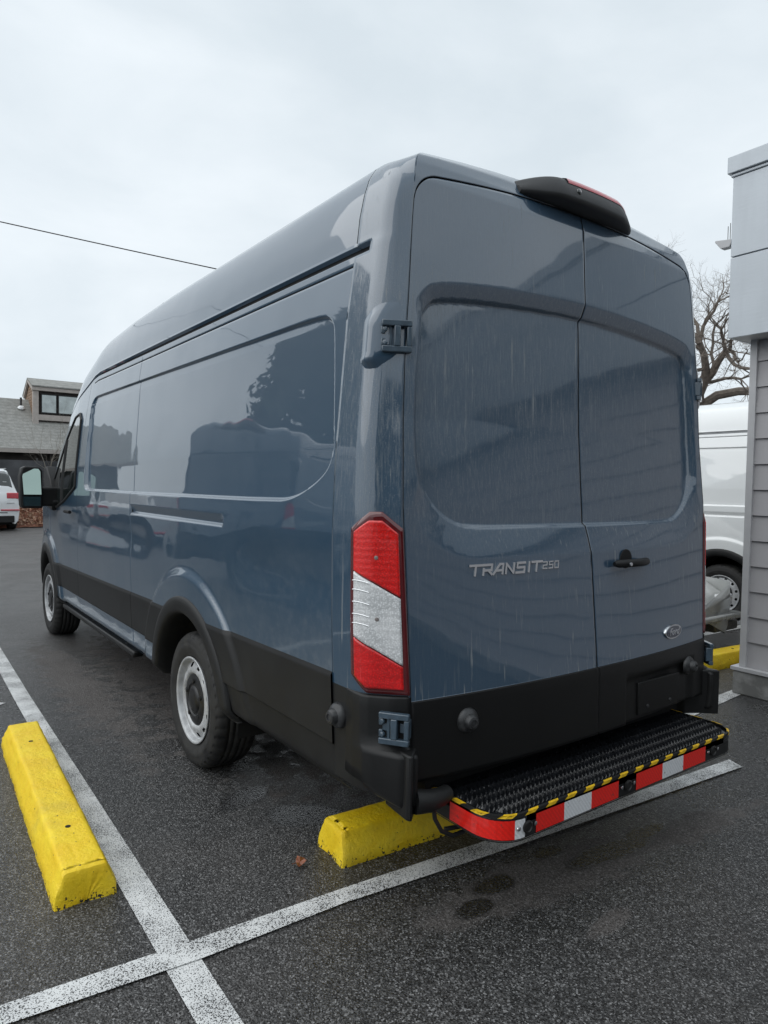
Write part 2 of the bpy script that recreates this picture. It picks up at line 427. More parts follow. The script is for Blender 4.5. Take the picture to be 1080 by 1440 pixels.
strip([(3.4, 2.06), (3.4, 1.97), (8, 1.9), (8, 1.99)])

# ---- wheel stops
def wheel_stop(label, p0, p1, w=.19, h=.115, group='yellow wheel stops on the parking lot'):
    """concrete bumper from p0 to p1 (centre line ends)"""
    p0 = np.array(p0, float); p1 = np.array(p1, float); L = np.hypot(*(p1-p0)); a = math.atan2(p1[1]-p0[1], p1[0]-p0[0])
    root = empty('wheel_stop', label, 'wheel stop', (*p0, 0), a, group)
    prof = np.array([(-w/2, 0), (-w/2, .035), (-w*.475, .052), (-w*.37, h-.018), (-w*.345, h-.005), (-w*.31, h), (w*.31, h), (w*.345, h-.005), (w*.37, h-.018), (w*.475, .052), (w/2, .035), (w/2, 0)])
    # densify the profile
    q = []
    for i in range(len(prof)-1):
        n = max(1, int(np.hypot(*(prof[i+1]-prof[i]))/.012))
        for k in range(n): q.append(prof[i]+(prof[i+1]-prof[i])*k/n)
    q.append(prof[-1]); q = np.array(q)
    xs = np.concatenate([[.0, .004, .012, .022], np.arange(.035, L-.03, .018), [L-.022, L-.012, L-.004, L]])
    P = np.zeros((len(xs), len(q), 3))
    for i, x in enumerate(xs):
        e = min(x, L-x); sc = 1-.05*max(0, 1-e/.02)**2
        P[i, :, 0] = x+(.014*(q[:, 1]/h) if x < .03 else (-.014*(q[:, 1]/h) if x > L-.03 else 0)); P[i, :, 1] = q[:, 0]*sc; P[i, :, 2] = q[:, 1]*sc
    nz = rng.normal(0, 1, P.shape[:2]); k = np.ones(5)/5
    nz = np.apply_along_axis(lambda v: np.convolve(v, k, 'same'), 0, nz)
    P[..., 1] += nz*.0022*np.sign(P[..., 1]); P[..., 2] = np.maximum(0, P[..., 2]+nz*.0016*(P[..., 2] > .03))
    bodyo = grid('body', P, M['yellow'], root, flip=False)
    for e, fl in ((0, False), (-1, True)):
        c = P[e].mean(0); c[2] = 0; n = len(q); R = [P[e]+(c-P[e])*t for t in (0, .08, .3, .6, .95)]
        E_ = np.stack(R); E_[1:, :, 0] += (-.004 if e == 0 else .004); E_[1:, :, 0] += rng.normal(0, .001, (4, n))
        grid('end_face', E_, M['yellow'], root, flip=fl)
    for x in (L*.2, L*.8):
        hb = MB().disc((x, 0, h-.012), (0, 0, 1), [(.0105, 0), (.0105, .0135), (.004, .0137)], 12); hb.build('pin_hole', M['gap'], root)
    return root
wheel_stop('long yellow wheel stop beside the white stall line at left', (-1.715, .80), (-1.655, 2.55), w=.21, h=.12)
wheel_stop('yellow wheel stop partly under the rear bumper of the blue van', (-.86, .575), (1.0, .455), w=.215, h=.125)
wheel_stop('far yellow wheel stop between the blue van and the grey siding corner', (2.15, 1.38), (3.98, 1.22), w=.20, h=.12)

# ================================================================== THE VAN (modelled in its own frame: x right, y forward, rear doors at y = 0)
I = np.interp
Wz = [.36, .43, .8, 1.0, 1.3, 1.42, 1.60, 2.05, 2.28, 2.31, 2.40, 2.48, 2.54, 2.59, 2.63, 2.66, 2.675, 2.68]
Ww = [.93, .995, 1.012, 1.02, 1.022, 1.019, 1.011, .973, .940, .932, .922, .905, .885, .855, .81, .74, .66, .60]
def W(z): return I(z, Wz, Ww)
def Fy(y): return I(y, [0, 3.8, 3.95, 4.52, 4.86, 5.2, 5.57, 5.9], [1, 1, .985, .86, .735, .54, .25, .0])
def Gy(y): return I(y, [0, 2.4, 3.2, 3.95, 4.5], [1, 1, .95, .82, .80])
def Hy(y): return I(y, [0, 5.6, 6.1, 6.35, 6.45, 6.5], [1, 1, .86, .66, .45, .2])
def Ny(y): return I(y, [0, 4.8, 5.4, 5.9, 6.2, 6.38, 6.47, 6.5], [1, 1, .985, .95, .87, .74, .58, .5])
def crown(z, x, k0=2.5): return -.028*sstep((z-2.565)/.115)+.050*sstep((z-k0)/.18)*np.clip(1-(np.abs(x)/.82)**2, 0, 1)
def sidept(y, z, extra=0, w=None):
    """surface point: returns |x|, z'"""
    ww = (W(z) if w is None else w)+extra
    zz = np.where(z > 2.28, 2.28+(z-2.28)*Gy(y), z)
    z2 = np.where(zz > 1.35, 1.35+(zz-1.35)*Fy(y), zz)
    z3 = np.where(z2 > .9, .9+(z2-.9)*Hy(y), z2)
    lean = I(y, [0, 4.4, 5.6, 6.5], [0, 0, .06, .0])*np.clip((zz-1.35)/1.3, 0, 1)
    return (ww-lean)*Ny(y), z3

van = empty('delivery_van', 'dark slate blue high roof cargo van seen from its dirty rear doors, rear step striped red and white', 'van')
WIN = chaikin([(.368, 1.56), (.375, 1.66), (.425, 2.01), (.445, 2.045), (.50, 2.067), (.9, 2.07), (3.70, 2.085), (3.83, 2.08), (3.89, 2.03), (3.92, 1.47), (3.90, 1.43), (3.85, 1.42), (.80, 1.42), (.62, 1.435), (.45, 1.50)], 3)
def clad(y): return .822-.0175*y
def side_disp(y, z):
    d = np.zeros(np.broadcast(y, z).shape)
    sdw = poly_sdf(y+0*z, z+0*y, WIN, .025)
    d -= (.014+.010*np.clip((2.05-z)/.6, 0, 1))*sstep(-sdw/.013)
    # door-track groove
    bx = np.maximum(np.maximum(1.27-y, y-2.80), np.maximum(1.268-z, z-1.328))
    ramp = np.minimum(np.clip((z-1.268)/.016, 0, 1), np.clip((1.328-z)/.045, 0, 1))*np.clip((y-1.27)/.03, 0, 1)*(y < 2.72)
    d -= .020*ramp*(bx < 0)
    for yc_, r0 in ((1.74, .69), (5.49, .66)):
        r = np.hypot((y-yc_)*.93, z-.34)
        d += .018*sstep((r0-r)/.045)*(z > .4)
    # waist: the side hollows slightly under the belt
    d -= .010*np.exp(-((z-1.12)/.10)**2)*sstep((np.abs(y-1.74)-.5)/.3)*sstep((np.abs(y-5.49)-.45)/.3)
    c = clad(y)
    rear = (y < 1.74)
    d += np.where((z < c-.001) & ((z > .541) | rear), .007, 0)
    d += np.where((z < .56) & rear, -.010-.10*np.clip(.56-z, 0, 1), 0)
    # seams
    for ys in (2.72, 4.12, 5.30): d -= np.where(np.abs(y-ys) < .0015, .012, 0)*(z < 2.24)
    d -= np.where(np.abs(z-2.2255) < .001, .010, 0)*(y < 3.9)
    d -= np.where((z > 2.2645) & (z < 2.2935), .022, 0)
    return d
rows = np.unique(np.round(np.concatenate([np.arange(.37, 1.25, .014), np.arange(1.25, 1.35, .005), np.arange(1.35, 1.385, .01), np.arange(1.385, 1.45, .004), np.arange(1.45, 1.60, .006), np.arange(1.60, 2.03, .014),
       np.arange(2.03, 2.125, .004), np.arange(2.13, 2.22, .012), [.5405, .5415, .555, .56, .565, .799, .8, .801, 2.2225, 2.2255, 2.2285, 2.24, 2.26, 2.2625, 2.265, 2.279, 2.293, 2.2955, 2.30, 2.31]]), 4))
def warp_rows(zr, y):   # rows near .80 follow the top edge of the black cladding
    k = np.clip(1-np.abs(zr-.8)/.22, 0, 1); return zr+(clad(y)-.8)*np.minimum(1, k*1.6)
cols = np.unique(np.round(np.concatenate([np.arange(.33, .35, .01), np.arange(.35, .70, .004), np.arange(.70, 1.1, .014), np.arange(1.1, 2.4, .0095), np.arange(2.4, 4.1, .016), np.arange(4.1, 6.5, .02),
       [1.27, 1.285, 1.30, 2.715, 2.7185, 2.72, 2.7215, 2.725, 4.115, 4.1185, 4.12, 4.1215, 4.125, 5.2985, 5.30, 5.3015, 6.5, 6.47, 6.49]]), 4))
def warp_cols(yb, z):
    k = np.clip(1-np.abs(yb-4.12)/.16, 0, 1)
    return yb+I(z, [.4, 1.3, 1.7, 2.1], [.05, .06, .0, -.10])*k
def build_side(s, y0, y1, name, c0):
    ys = cols[(cols >= y0-1e-6) & (cols <= y1+1e-6)]
    YB, ZB = np.meshgrid(ys, rows, indexing='ij')
    Z = warp_rows(ZB, YB); Y = warp_cols(YB, Z)
    D = side_disp(YB, Z)
    X, Z3 = sidept(Y, Z, D)
    # opening of the door window
    P = np.stack([s*X, Y, Z3], -1)
    yc = (YB[:-1, :-1]+YB[1:, 1:])/2; zc = (Z[:-1, :-1]+Z[1:, 1:])/2; zbc = (ZB[:-1, :-1]+ZB[1:, 1:])/2
    keep = np.ones(yc.shape, bool)
    for a in (1.74, 5.49): keep &= np.hypot(yc-a, zc-.34) > .475
    mi = np.zeros(yc.shape, int)
    blk = (zbc < .8) & ((zbc > .541) | (yc < 1.74))
    blk |= (yc > 6.05) & (zbc < .8)
    mi[blk] = 1
    gut = (zbc > 2.264) & (zbc < 2.294)
    mi[gut] = 2
    seam = np.zeros(yc.shape, bool)
    for ysm in (2.72, 4.12, 5.30): seam |= (np.abs(yc-ysm) < .0015)
    mi[seam & (zbc < 2.24)] = 2
    mi[(np.abs(zbc-2.2255) < .002) & (yc < 3.9)] = 2
    return grid(name, P, [M['blue'], M['black'], M['gap_side']], van, flip=(s > 0), keep=keep, mi=mi)
for s in (-1, 1):
    build_side(s, .33, 2.7185, 'side_panel', 0); build_side(s, 2.7185, 4.1185, 'side_panel', 0)
    build_side(s, 4.1185, 5.2985, 'front_door_skin', 0); build_side(s, 5.2985, 6.5, 'front_fender', 0)

# ---- roof (left gutter over the crown to the right gutter)
rz = [2.31, 2.33, 2.36, 2.40, 2.44, 2.48, 2.51, 2.54, 2.565, 2.59, 2.61, 2.63, 2.645, 2.66, 2.668, 2.675, 2.68]
def roof_section(y):
    a = [(W(z), z) for z in rz]
    cr_ = .0
    b_ = [(x, 2.68+cr_*(1-(x/.6)**2)) for x in np.linspace(.54, 0, 10)]
    return a+b_
ry = np.unique(np.concatenate([[.33, .336], np.arange(.36, 4.0, .06), np.arange(4.0, 6.5, .03), [6.5]]))
P = []
for y in ry:
    L = []
    for w_, z_ in roof_section(y):
        x, z2 = sidept(np.array(y), np.array(z_), 0, w_)
        z2 = z2+crown(z_, w_)*float(Gy(y))*max(0., float(Fy(y)))
        bead = 0
        L.append((-float(x), float(y)+(.0045 if y == .33 and w_ > .6 else 0), float(z2)+bead))
    R = [(-x, yy, zz) for x, yy, zz in L[::-1][1:]]
    P.append(L+R)
P = np.array(P)
yc = (P[:-1, :-1, 1]+P[1:, 1:, 1])/2; xc = (P[:-1, :-1, 0]+P[1:, 1:, 0])/2
mi = ((yc > 4.62) & (yc < 5.62) & (np.abs(xc) < .80)).astype(int)
mi[(yc > 5.62) & (yc < 5.72)] = 2
grid('roof', P, [M['blue'], M['glass'], M['black']], van, flip=True, mi=mi)
# nose
o = MB(); o.box(-.62, .62, 6.42, 6.50, .38, 1.0); o.build('front_grille', M['black'], van, bevel=.03)
for s in (-1, 1):
    o = MB(); o.box(s*.60-.14, s*.60+.14, 6.30, 6.46, .86, 1.05); o.build('headlight', M['clear_lens'], van, bevel=.04)

# ---- rear corner pillars
def yr(f, z):
    yc_ = I(z, [.4, .74, 1.0, 1.32, 1.7, 2.1, 2.5, 2.56, 2.60, 2.64, 2.668, 2.68], [-.03, -.025, .0, .03, .06, .075, .10, .116, .142, .19, .26, .33])
    bow = I(z, [.4, .75, 1.4, 2.3, 2.56, 2.66, 2.68], [.06, .06, .032, .035, .035, .01, 0])
    return yc_+bow*np.abs(f)**2.2
def wd(z): return I(z, [.4, .75, 1.4, 1.93, 2.35, 2.50, 2.56, 2.60, 2.63, 2.66, 2.675, 2.68], [.884, .89, .912, .888, .85, .832, .815, .795, .765, .70, .63, .575])
GAP = .0032
def pillar_path(z, n=None):
    w1 = float(W(z)); k = float(sstep((z-2.45)/.23))
    A = np.array([w1, .33]); B = np.array([w1-.002, .155+(.328-.155)*k]); Cc = np.array([float(wd(z))+GAP, float(yr(1., z))])
    B = np.minimum(B, [9, .329])
    r1 = min(.05, .45*(A[1]-B[1])+1e-4); r2 = min(.045, .45*np.hypot(*(Cc-B)))
    a1 = B+(A-B)/max(np.hypot(*(A-B)), 1e-6)*r1; c1 = B+(Cc-B)/np.hypot(*(Cc-B))*r2
    pts = [A+(a1-A)*t for t in np.linspace(0, 1, 11)[:-1]]
    pts += [(1-t)**2*a1+2*t*(1-t)*B+t*t*c1 for t in np.linspace(0, 1, 13)]
    pts += [c1+(Cc-c1)*t for t in np.linspace(0, 1, 9)[1:]]
    return np.array(pts)
zr = np.unique(np.round(np.concatenate([np.arange(.45, 2.25, .03), [2.2625, 2.265, 2.279, 2.293, 2.2955], rz]), 4))
Q = np.array([pillar_path(z) for z in zr])       # [z, s, 2]
for s in (-1, 1):
    P = np.zeros((len(zr), Q.shape[1], 3)); P[..., 0] = Q[..., 0]*s; P[..., 1] = Q[..., 1]; P[..., 2] = zr[:, None]+crown(zr[:, None], Q[..., 0])
    g_ = ((zr > 2.2645) & (zr < 2.2935))[:, None] & (Q[..., 1] > .245)
    P[..., 0] -= s*.022*g_
    # flange into the door gap
    last = P[:, -1:].copy(); last[..., 1] += .03; first = P[:, :1].copy(); first[..., 0] -= s*.015; first[..., 1] += .0015
    first = P[:, :1].copy(); first[..., 0] -= s*.02
    P = np.concatenate([first, P, last], 1)
    zc = (P[:-1, :-1, 2]+P[1:, 1:, 2])/2; yy = (P[:-1, :-1, 1]+P[1:, 1:, 1])/2
    mi = ((zc > 2.264) & (zc < 2.294) & (yy > .24)).astype(int)
    mi[:, -1] = 1; mi[:, 0] = 1
    mi[zc < .79] = 2
    grid('corner_pillar', P, [M['blue_rear'], M['gap'], M['black']], van, flip=(s < 0), mi=mi)

# ---- header above the doors
def ztop(f):
    x = np.abs(f)*.835; r = .085; e = np.clip(x-(.835-r), 0, r)
    return 2.505+.055*(1-np.abs(f)**2)-(r-np.sqrt(np.maximum(r*r-e*e, 0)))
fs = np.concatenate([np.linspace(0, .88, 90), 1-.12*np.cos(np.linspace(0, PI/2, 26)[1:])*1.0])
fs = np.unique(np.concatenate([-fs, fs]))
ts = np.unique(np.concatenate([np.linspace(0, 1, 30), 1-np.linspace(0, .5, 16)**2]))
Fm, Tm = np.meshgrid(fs, ts, indexing='ij')
Z = ztop(Fm)+2*GAP+(2.68-ztop(Fm)-2*GAP)*Tm
P = np.stack([Fm*(wd(Z)+GAP), yr(Fm, Z), Z+crown(Z, Fm*wd(Z))*sstep(Tm*1.5)], -1)
# two shallow dimples where the roof beads end
fl = P[:, :1].copy(); fl[..., 1] += .03
P = np.concatenate([fl, P], 1)
mi = np.zeros((P.shape[0]-1, P.shape[1]-1), int); mi[:, 0] = 1
grid('roof_header', P, [M['blue_rear'], M['gap']], van, mi=mi)
# dark backing sheet behind the doors, its black standing in for gap shade
Fm, Zm = np.meshgrid(np.linspace(-1.04, 1.04, 30), np.linspace(.50, 1.0, 40), indexing='ij')
Z = .5+(ztop(np.clip(Fm, -1, 1))-.5+.02)*(Zm-.5)/.5
grid('door_gap_backing', np.stack([Fm*wd(Z), yr(Fm, Z)+.075, Z], -1), M['gap'], van)

# ---- rear doors
WR = [(-.57, 1.335), (-.76, 1.42), (-.835, 1.58), (-.805, 2.055), (-.745, 2.10), (-.4, 2.135), (0, 2.15), (.4, 2.135), (.745, 2.10), (.805, 2.055), (.835, 1.58), (.76, 1.42), (.57, 1.335)]
WRS = chaikin([(-.55, 1.325), (-.71, 1.335), (-.835, 1.455), (-.842, 1.66), (-.815, 2.03), (-.80, 2.075), (-.76, 2.11), (-.4, 2.14), (0, 2.155), (.4, 2.14), (.76, 2.11), (.80, 2.075), (.815, 2.03), (.842, 1.66), (.835, 1.455), (.71, 1.335), (.55, 1.325)], 2)
def door_depth(x, z):
    sd_ = poly_sdf(x, z, [(a*.975, 1.72+(b_-1.72)*.965) for a, b_ in WRS], .018)
    bw = .026+.080*sstep((1.50-z)/.15)+.026*sstep((z-2.0)/.1)
    t = np.clip(1-sd_/bw, 0, 1)
    d = .023*np.minimum(1, t**1.15)
    d += .015*np.clip(-sd_/.009, 0, 1)
    d += .010*np.exp(-((z-1.02)/.07)**2)*0
    return d
ZSPL = .765
drows = np.unique(np.round(np.concatenate([np.arange(.50, .75, .012), [.762, .7645, .7655, .768], np.arange(.78, 1.3, .012), np.arange(1.2, 1.5, .006), np.arange(1.5, 2.0, .011), np.arange(2.0, 2.2, .006), np.arange(2.2, 2.31, .01)]), 4))
for s in (-1, 1):
    d_name = 'rear_door'
    ff = np.concatenate([np.linspace(GAP*1.0/.9, .60, 75), np.linspace(.60, .90, 60)[1:], 1-.10*np.cos(np.linspace(0, PI/2, 34)[1:])])
    tt = np.concatenate([drows, 2.31+np.linspace(0, 1, 30)[1:]])   # last part is stretched to the door top
    FF, TT = np.meshgrid(s*ff, tt, indexing='ij')
    zt = ztop(FF)
    Z = np.where(TT <= 2.31, TT, 2.31+(zt-2.31)*(TT-2.31))
    X = FF*wd(Z)
    Y = yr(FF, Z)+door_depth(X, Z)
    Y = np.where(TT < ZSPL, Y-.008, Y)
    P = np.stack([X, Y, Z], -1)
    # plate recess in the right door's cladding
    if s > 0:
        rx = (X > .20) & (X < .80) & (Z > .40) & (Z < .70)
        k = np.minimum(np.minimum(np.clip((X-.18)/.03, 0, 1), np.clip((.78-X)/.06, 0, 1)), np.clip((.70-Z)/.03, 0, 1)); P[..., 1] += .018*sstep(k)
    e0 = P[:1].copy(); e0[..., 1] += .025; e1 = P[-1:].copy(); e1[..., 1] += .025
    P = np.concatenate([e0, P, e1], 0)
    t1 = P[:, -1:].copy(); t1[..., 1] += .025; t0 = P[:, :1].copy(); t0[..., 1] += .05
    P = np.concatenate([t0, P, t1], 1)
    tt2 = np.concatenate([[.49], tt, [3.4]]); tm = (tt2[:-1]+tt2[1:])/2
    mi = np.zeros((P.shape[0]-1, P.shape[1]-1), int); mi[:, tm < ZSPL] = 1; mi[0] = 2; mi[-1] = 2; mi[:, -1] = 2
    mi[:, (tm > .7645) & (tm < .7655)] = 2
    o = grid('rear_door', P, [M['blue_rear'], M['black_rear'], M['gap']], van, flip=(s < 0), mi=mi)
    if s < 0: door_l = o
    else: door_r = o

def rear_pt(x, z, out=0):
    f = x/float(wd(z)); return np.array([x, float(yr(f, z))-out, z])
# door handle
hy = rear_pt(.24, 1.165)[1]
o = MB(); o.disc((.225, hy-.001, 1.180), (0, -1, 0), [(.041, 0), (.039, .003), (.03, .0035)], 28); cup = o.build('handle_recess', M['gap'], door_r, smooth=True)
o = MB()
hp = [(.125+.0*i, 0) for i in range(1)]
pts = [Vector((.120+.235*t, float(rear_pt(.120+.235*t, 1.165)[1])-.020-.028*math.sin(PI*t), 1.166+.002*math.sin(PI*t))) for t in np.linspace(0, 1, 14)]
o.tube(pts, [.010]+[.0165]*12+[.010], 10); o.build('door_handle', M['black'], door_r, smooth=True)
o = MB().disc((.175, hy-.060, 1.166), (0, -1, 0), [(.008, 0), (.008, .004), (.004, .005)], 14); o.build('key_lock', M['chrome'], door_r, smooth=True)

# lettering badge, drawn stroke by stroke
def strokes_to_mesh(mb, strokes, ox, oz, sx, sz, th, x2y, shear=.12):
    for st in strokes:
        for (a, b_) in zip(st[:-1], st[1:]):
            p = Vector((ox+(a[0]+shear*a[1])*sx, 0, oz+a[1]*sz)); q = Vector((ox+(b_[0]+shear*b_[1])*sx, 0, oz+b_[1]*sz))
            t = (q-p).normalized(); nrm = Vector((-t.z, 0, t.x))*th/2; p2 = p-t*th*.35; q2 = q+t*th*.35
            V = []
            for (pp, sg) in ((p2, -1), (q2, -1), (q2, 1), (p2, 1)):
                v = pp+nrm*sg; V.append(v)
            base = [(v.x, x2y(v.x, v.z)+.001, v.z) for v in V]; top = [(v.x, x2y(v.x, v.z)-.005, v.z) for v in V]
            mb.add(base+top, [(4, 5, 6, 7), (0, 1, 5, 4), (1, 2, 6, 5), (2, 3, 7, 6), (3, 0, 4, 7)])
GL = {'T': [[(-.08, 1), (.95, 1)], [(.42, 1), (.42, 0)]],
      'R': [[(.12, 0), (.12, .62)], [(.0, 1), (.80, 1), (.80, .45), (.12, .45)], [(.50, .45), (.86, 0)]],
      'A': [[(.0, 0), (.50, 1), (.80, 1), (.80, 0)], [(.25, .36), (.80, .36)]],
      'N': [[(.10, 0), (.10, 1), (.80, 0), (.80, 1)]],
      'S': [[(.85, 1), (.12, 1), (.12, .52), (.80, .52), (.80, 0), (.02, 0)]],
      'I': [[(.25, 0), (.25, 1)]],
      '2': [[(.05, 1), (.75, 1), (.75, .52), (.08, .48), (.05, 0), (.8, 0)]], '5': [[(.8, 1), (.1, 1), (.1, .52), (.78, .52), (.78, 0), (.02, 0)]],
      '0': [[(.08, 0), (.08, 1), (.78, 1), (.78, 0), (.08, 0)]]}
x2y = lambda x, z: float(rear_pt(x, z)[1])
x = -.648; adv = {'I': .034}
for ch in 'TRANSIT':
    mb = MB(); strokes_to_mesh(mb, GL[ch], x, 1.163, .054, .034, .0085, x2y); mb.build('badge_letter', M['chrome'], door_l)
    x += .030 if ch == 'I' else .0535
for ch in '250':
    mb = MB(); strokes_to_mesh(mb, GL[ch], x+.004, 1.170, .030, .024, .0048, x2y); mb.build('badge_number', M['chrome'], door_l)
    x += .0315

# oval emblem with script
ec = rear_pt(.575, .838); nrm_o = Vector((.10, -1, -.02)).normalized()
def oval(rx, rzz, y0, y1, m, name, parent):
    mb = MB(); n = 40; yy = Vector(ec)
    u = Vector((nrm_o.y*-1, nrm_o.x, 0)).normalized(); v = Vector((0, 0, 1))
    V = [yy+u*math.cos(2*PI*k/n)*rx*q+v*math.sin(2*PI*k/n)*rzz*q+nrm_o*h for q, h in ((1, y0), (1, (y0+y1)/2), (.95, y1), (.0001, y1)) for k in range(n)]
    F = [(i*n+k, i*n+(k+1) % n, (i+1)*n+(k+1) % n, (i+1)*n+k) for i in range(3) for k in range(n)]
    mb.add(V, F); return mb.build(name, m, parent, smooth=True)
em = oval(.078, .033, -.004, .007, M['chrome'], 'emblem_ring', door_r)
oval(.070, .0265, .003, .0085, M['badge_dark'], 'emblem_plate', door_r)
cu = bpy.data.curves.new('emblem_script', 'FONT'); cu.body = 'Ford'; cu.size = .046; cu.shear = .35; cu.extrude = .0006; cu.align_x = 'CENTER'; cu.align_y = 'CENTER'; cu.offset = .0006
tmp = bpy.data.objects.new('emblem_script', cu); C.objects.link(tmp)
dg = bpy.context.evaluated_depsgraph_get(); me = bpy.data.meshes.new_from_object(tmp.evaluated_get(dg)); bpy.data.objects.remove(tmp)
me.materials.clear(); me.materials.append(M['chrome'])
u = Vector((-nrm_o.y, nrm_o.x, 0)).normalized()
mt = Matrix((( u.x, 0, nrm_o.x, ec[0]+nrm_o.x*.0092), (u.y, 0, nrm_o.y, ec[1]+nrm_o.y*.0092), (0, 1, 0, ec[2]), (0, 0, 0, 1)))
me.transform(mt); link(bpy.data.objects.new('emblem_script', me), door_r)

# round sensors
def sensor(p, nrm, parent, r=.041):
    o = MB().disc(p, nrm, [(r*1.08, -.004), (r*1.05, .004), (r*.95, .012), (r*.68, .020), (r*.62, .030), (r*.50, .038), (r*.30, .040), (r*.28, .036), (.001, .036)], 32)
    return o.build('parking_sensor', M['sensor'], parent, smooth=True)
M['sensor'] = simple('sensor_plastic', (.035, .036, .038), .38, var=.5, scale=40)
sensor(rear_pt(-.675, .675, .006), (-.12, -1, 0), door_l); sensor(rear_pt(.71, .665, .006), (.15, -1, 0), door_r)
for s in (-1, 1): sensor((s*(float(W(.67))+.004), .292, .672), (s, -.05, 0), van, .042)

# number plate holder
o = MB(); o.box(.29, .60, float(rear_pt(.45, .6)[1])-.006, float(rear_pt(.45, .6)[1])+.008, .515, .655); pl = o.build('plate_holder', M['black_rear'], door_r, bevel=.003)
for x in (.36, .53):
    o = MB().disc((x, float(rear_pt(.45, .6)[1])-.005, .545), (0, -1, 0), [(.009, 0), (.008, .004), (.003, .005)], 10); o.build('plate_screw', M['sensor'], door_r, smooth=True)

# ---- tail lights
def tail(s):
    zt_, zb_ = 1.385, .785
    def pt(u_, z, out):      # u_ from 0 (front edge on the side, y=.2) to 1 (door gap)
        p = pillar_path(z); p = p[p[:, 1] < .33]
        p = pillar_path(z); i0 = np.argmin(np.abs(p[:, 1]-.20)); p = np.vstack([[I(.20, p[::-1, 1], p[::-1, 0]), .20], p[p[:, 1] < .1999]])
        L_ = np.concatenate([[0], np.cumsum(np.hypot(*np.diff(p, axis=0).T))]); L_ /= L_[-1]
        x, y = I(u_, L_, p[:, 0]), I(u_, L_, p[:, 1]); e = .02
        x2, y2 = I(min(1, u_+e), L_, p[:, 0]), I(min(1, u_+e), L_, p[:, 1]); x1, y1 = I(max(0, u_-e), L_, p[:, 0]), I(max(0, u_-e), L_, p[:, 1])
        t = np.array([x2-x1, y2-y1]); t /= np.hypot(*t); n_ = np.array([-t[1], t[0]])
        if n_[0] < 0 and n_[1] > 0: n_ = -n_
        if n_ @ np.array([1, -1]) < 0: n_ = -n_
        return (s*(x+n_[0]*out), y+n_[1]*out, z)
    us = np.concatenate([[0, .012], np.linspace(.05, .95, 34), [.985, 1.0]])
    top = lambda u_: zt_-np.interp(u_, [0, .38, .62, 1], [.055, .0, .0, .055])
    bot = lambda u_: zb_+np.interp(u_, [0, .30, 1], [.055, .0, .0])
    c1 = lambda u_: 1.190-.090*(u_-.07)/.86
    c0 = lambda u_: .975-.095*(u_-.07)/.86
    def zone(u_, a, b_, n): return [a+(b_-a)*t for t in np.linspace(0, 1, n)]
    def rim_out(u_): return .016*min(1, min(u_, 1-u_)/.05)
    parts = {'tail_light': ([], 'rim'), }
    # backing rim
    P = []
    for u_ in us:
        zs = [bot(u_), bot(u_)+.004, *np.linspace(bot(u_)+.02, top(u_)-.02, 12), top(u_)-.004, top(u_)]
        P.append([pt(u_, z, (-.004 if k in (0, len(zs)-1) or u_ in (0, 1.0) else .010)) for k, z in enumerate(zs)])
    root = grid('tail_light', np.array(P), M['dark_red'], van, flip=(s > 0))
    ui = np.linspace(.09, .915, 34)
    def seg(name, lo, hi, mat, n):
        P = []
        for q, u_ in enumerate(ui):
            zs = list(np.linspace(lo(u_), hi(u_), n)); e = (q in (0, len(ui)-1))
            row = []
            for k, z in enumerate([zs[0], *zs, zs[-1]]):
                edge = k in (0, n+1) or e
                row.append(pt(u_, z, .006 if edge else .0165))
            P.append(row)
        return grid(name, np.array(P), mat, root, flip=(s > 0))
    mid = lambda u_: c1(u_)+.085
    seg('red_lens_upper', lambda u_: c1(u_)+.006, lambda u_: top(u_)-.030, M['red_lens'], 30)
    seg('clear_lens', lambda u_: c0(u_)+.004, c1, M['clear_lens'], 26)
    seg('red_lens_lower', lambda u_: bot(u_)+.022, lambda u_: c0(u_)-.002, M['red_lens_low'], 18)
    # bulbs seen through the lens and the thin ribs of the reflector
    for zz in (1.235, 1.035):
        o = MB().disc(pt(.5, zz, .017), (s*.7, -.7, 0), [(.007, 0), (.006, .0015), (.002, .002)], 14); o.build('bulb', M['bulb'], root)
    for zz in (1.155, 1.125, 1.085, 1.045, 1.015):
        if True:
            o = MB(); o.tube([Vector(pt(u_, zz-.03*u_+.01*math.sin(u_*6), .0175)) for u_ in np.linspace(.10, .38, 6)], .0016, 5); o.build('lens_rib', M['chrome'], root)
    return root
M['bulb'] = simple('bulb_socket', (.22, .19, .18), .2, coat=1)
for s in (-1, 1): tail(s)

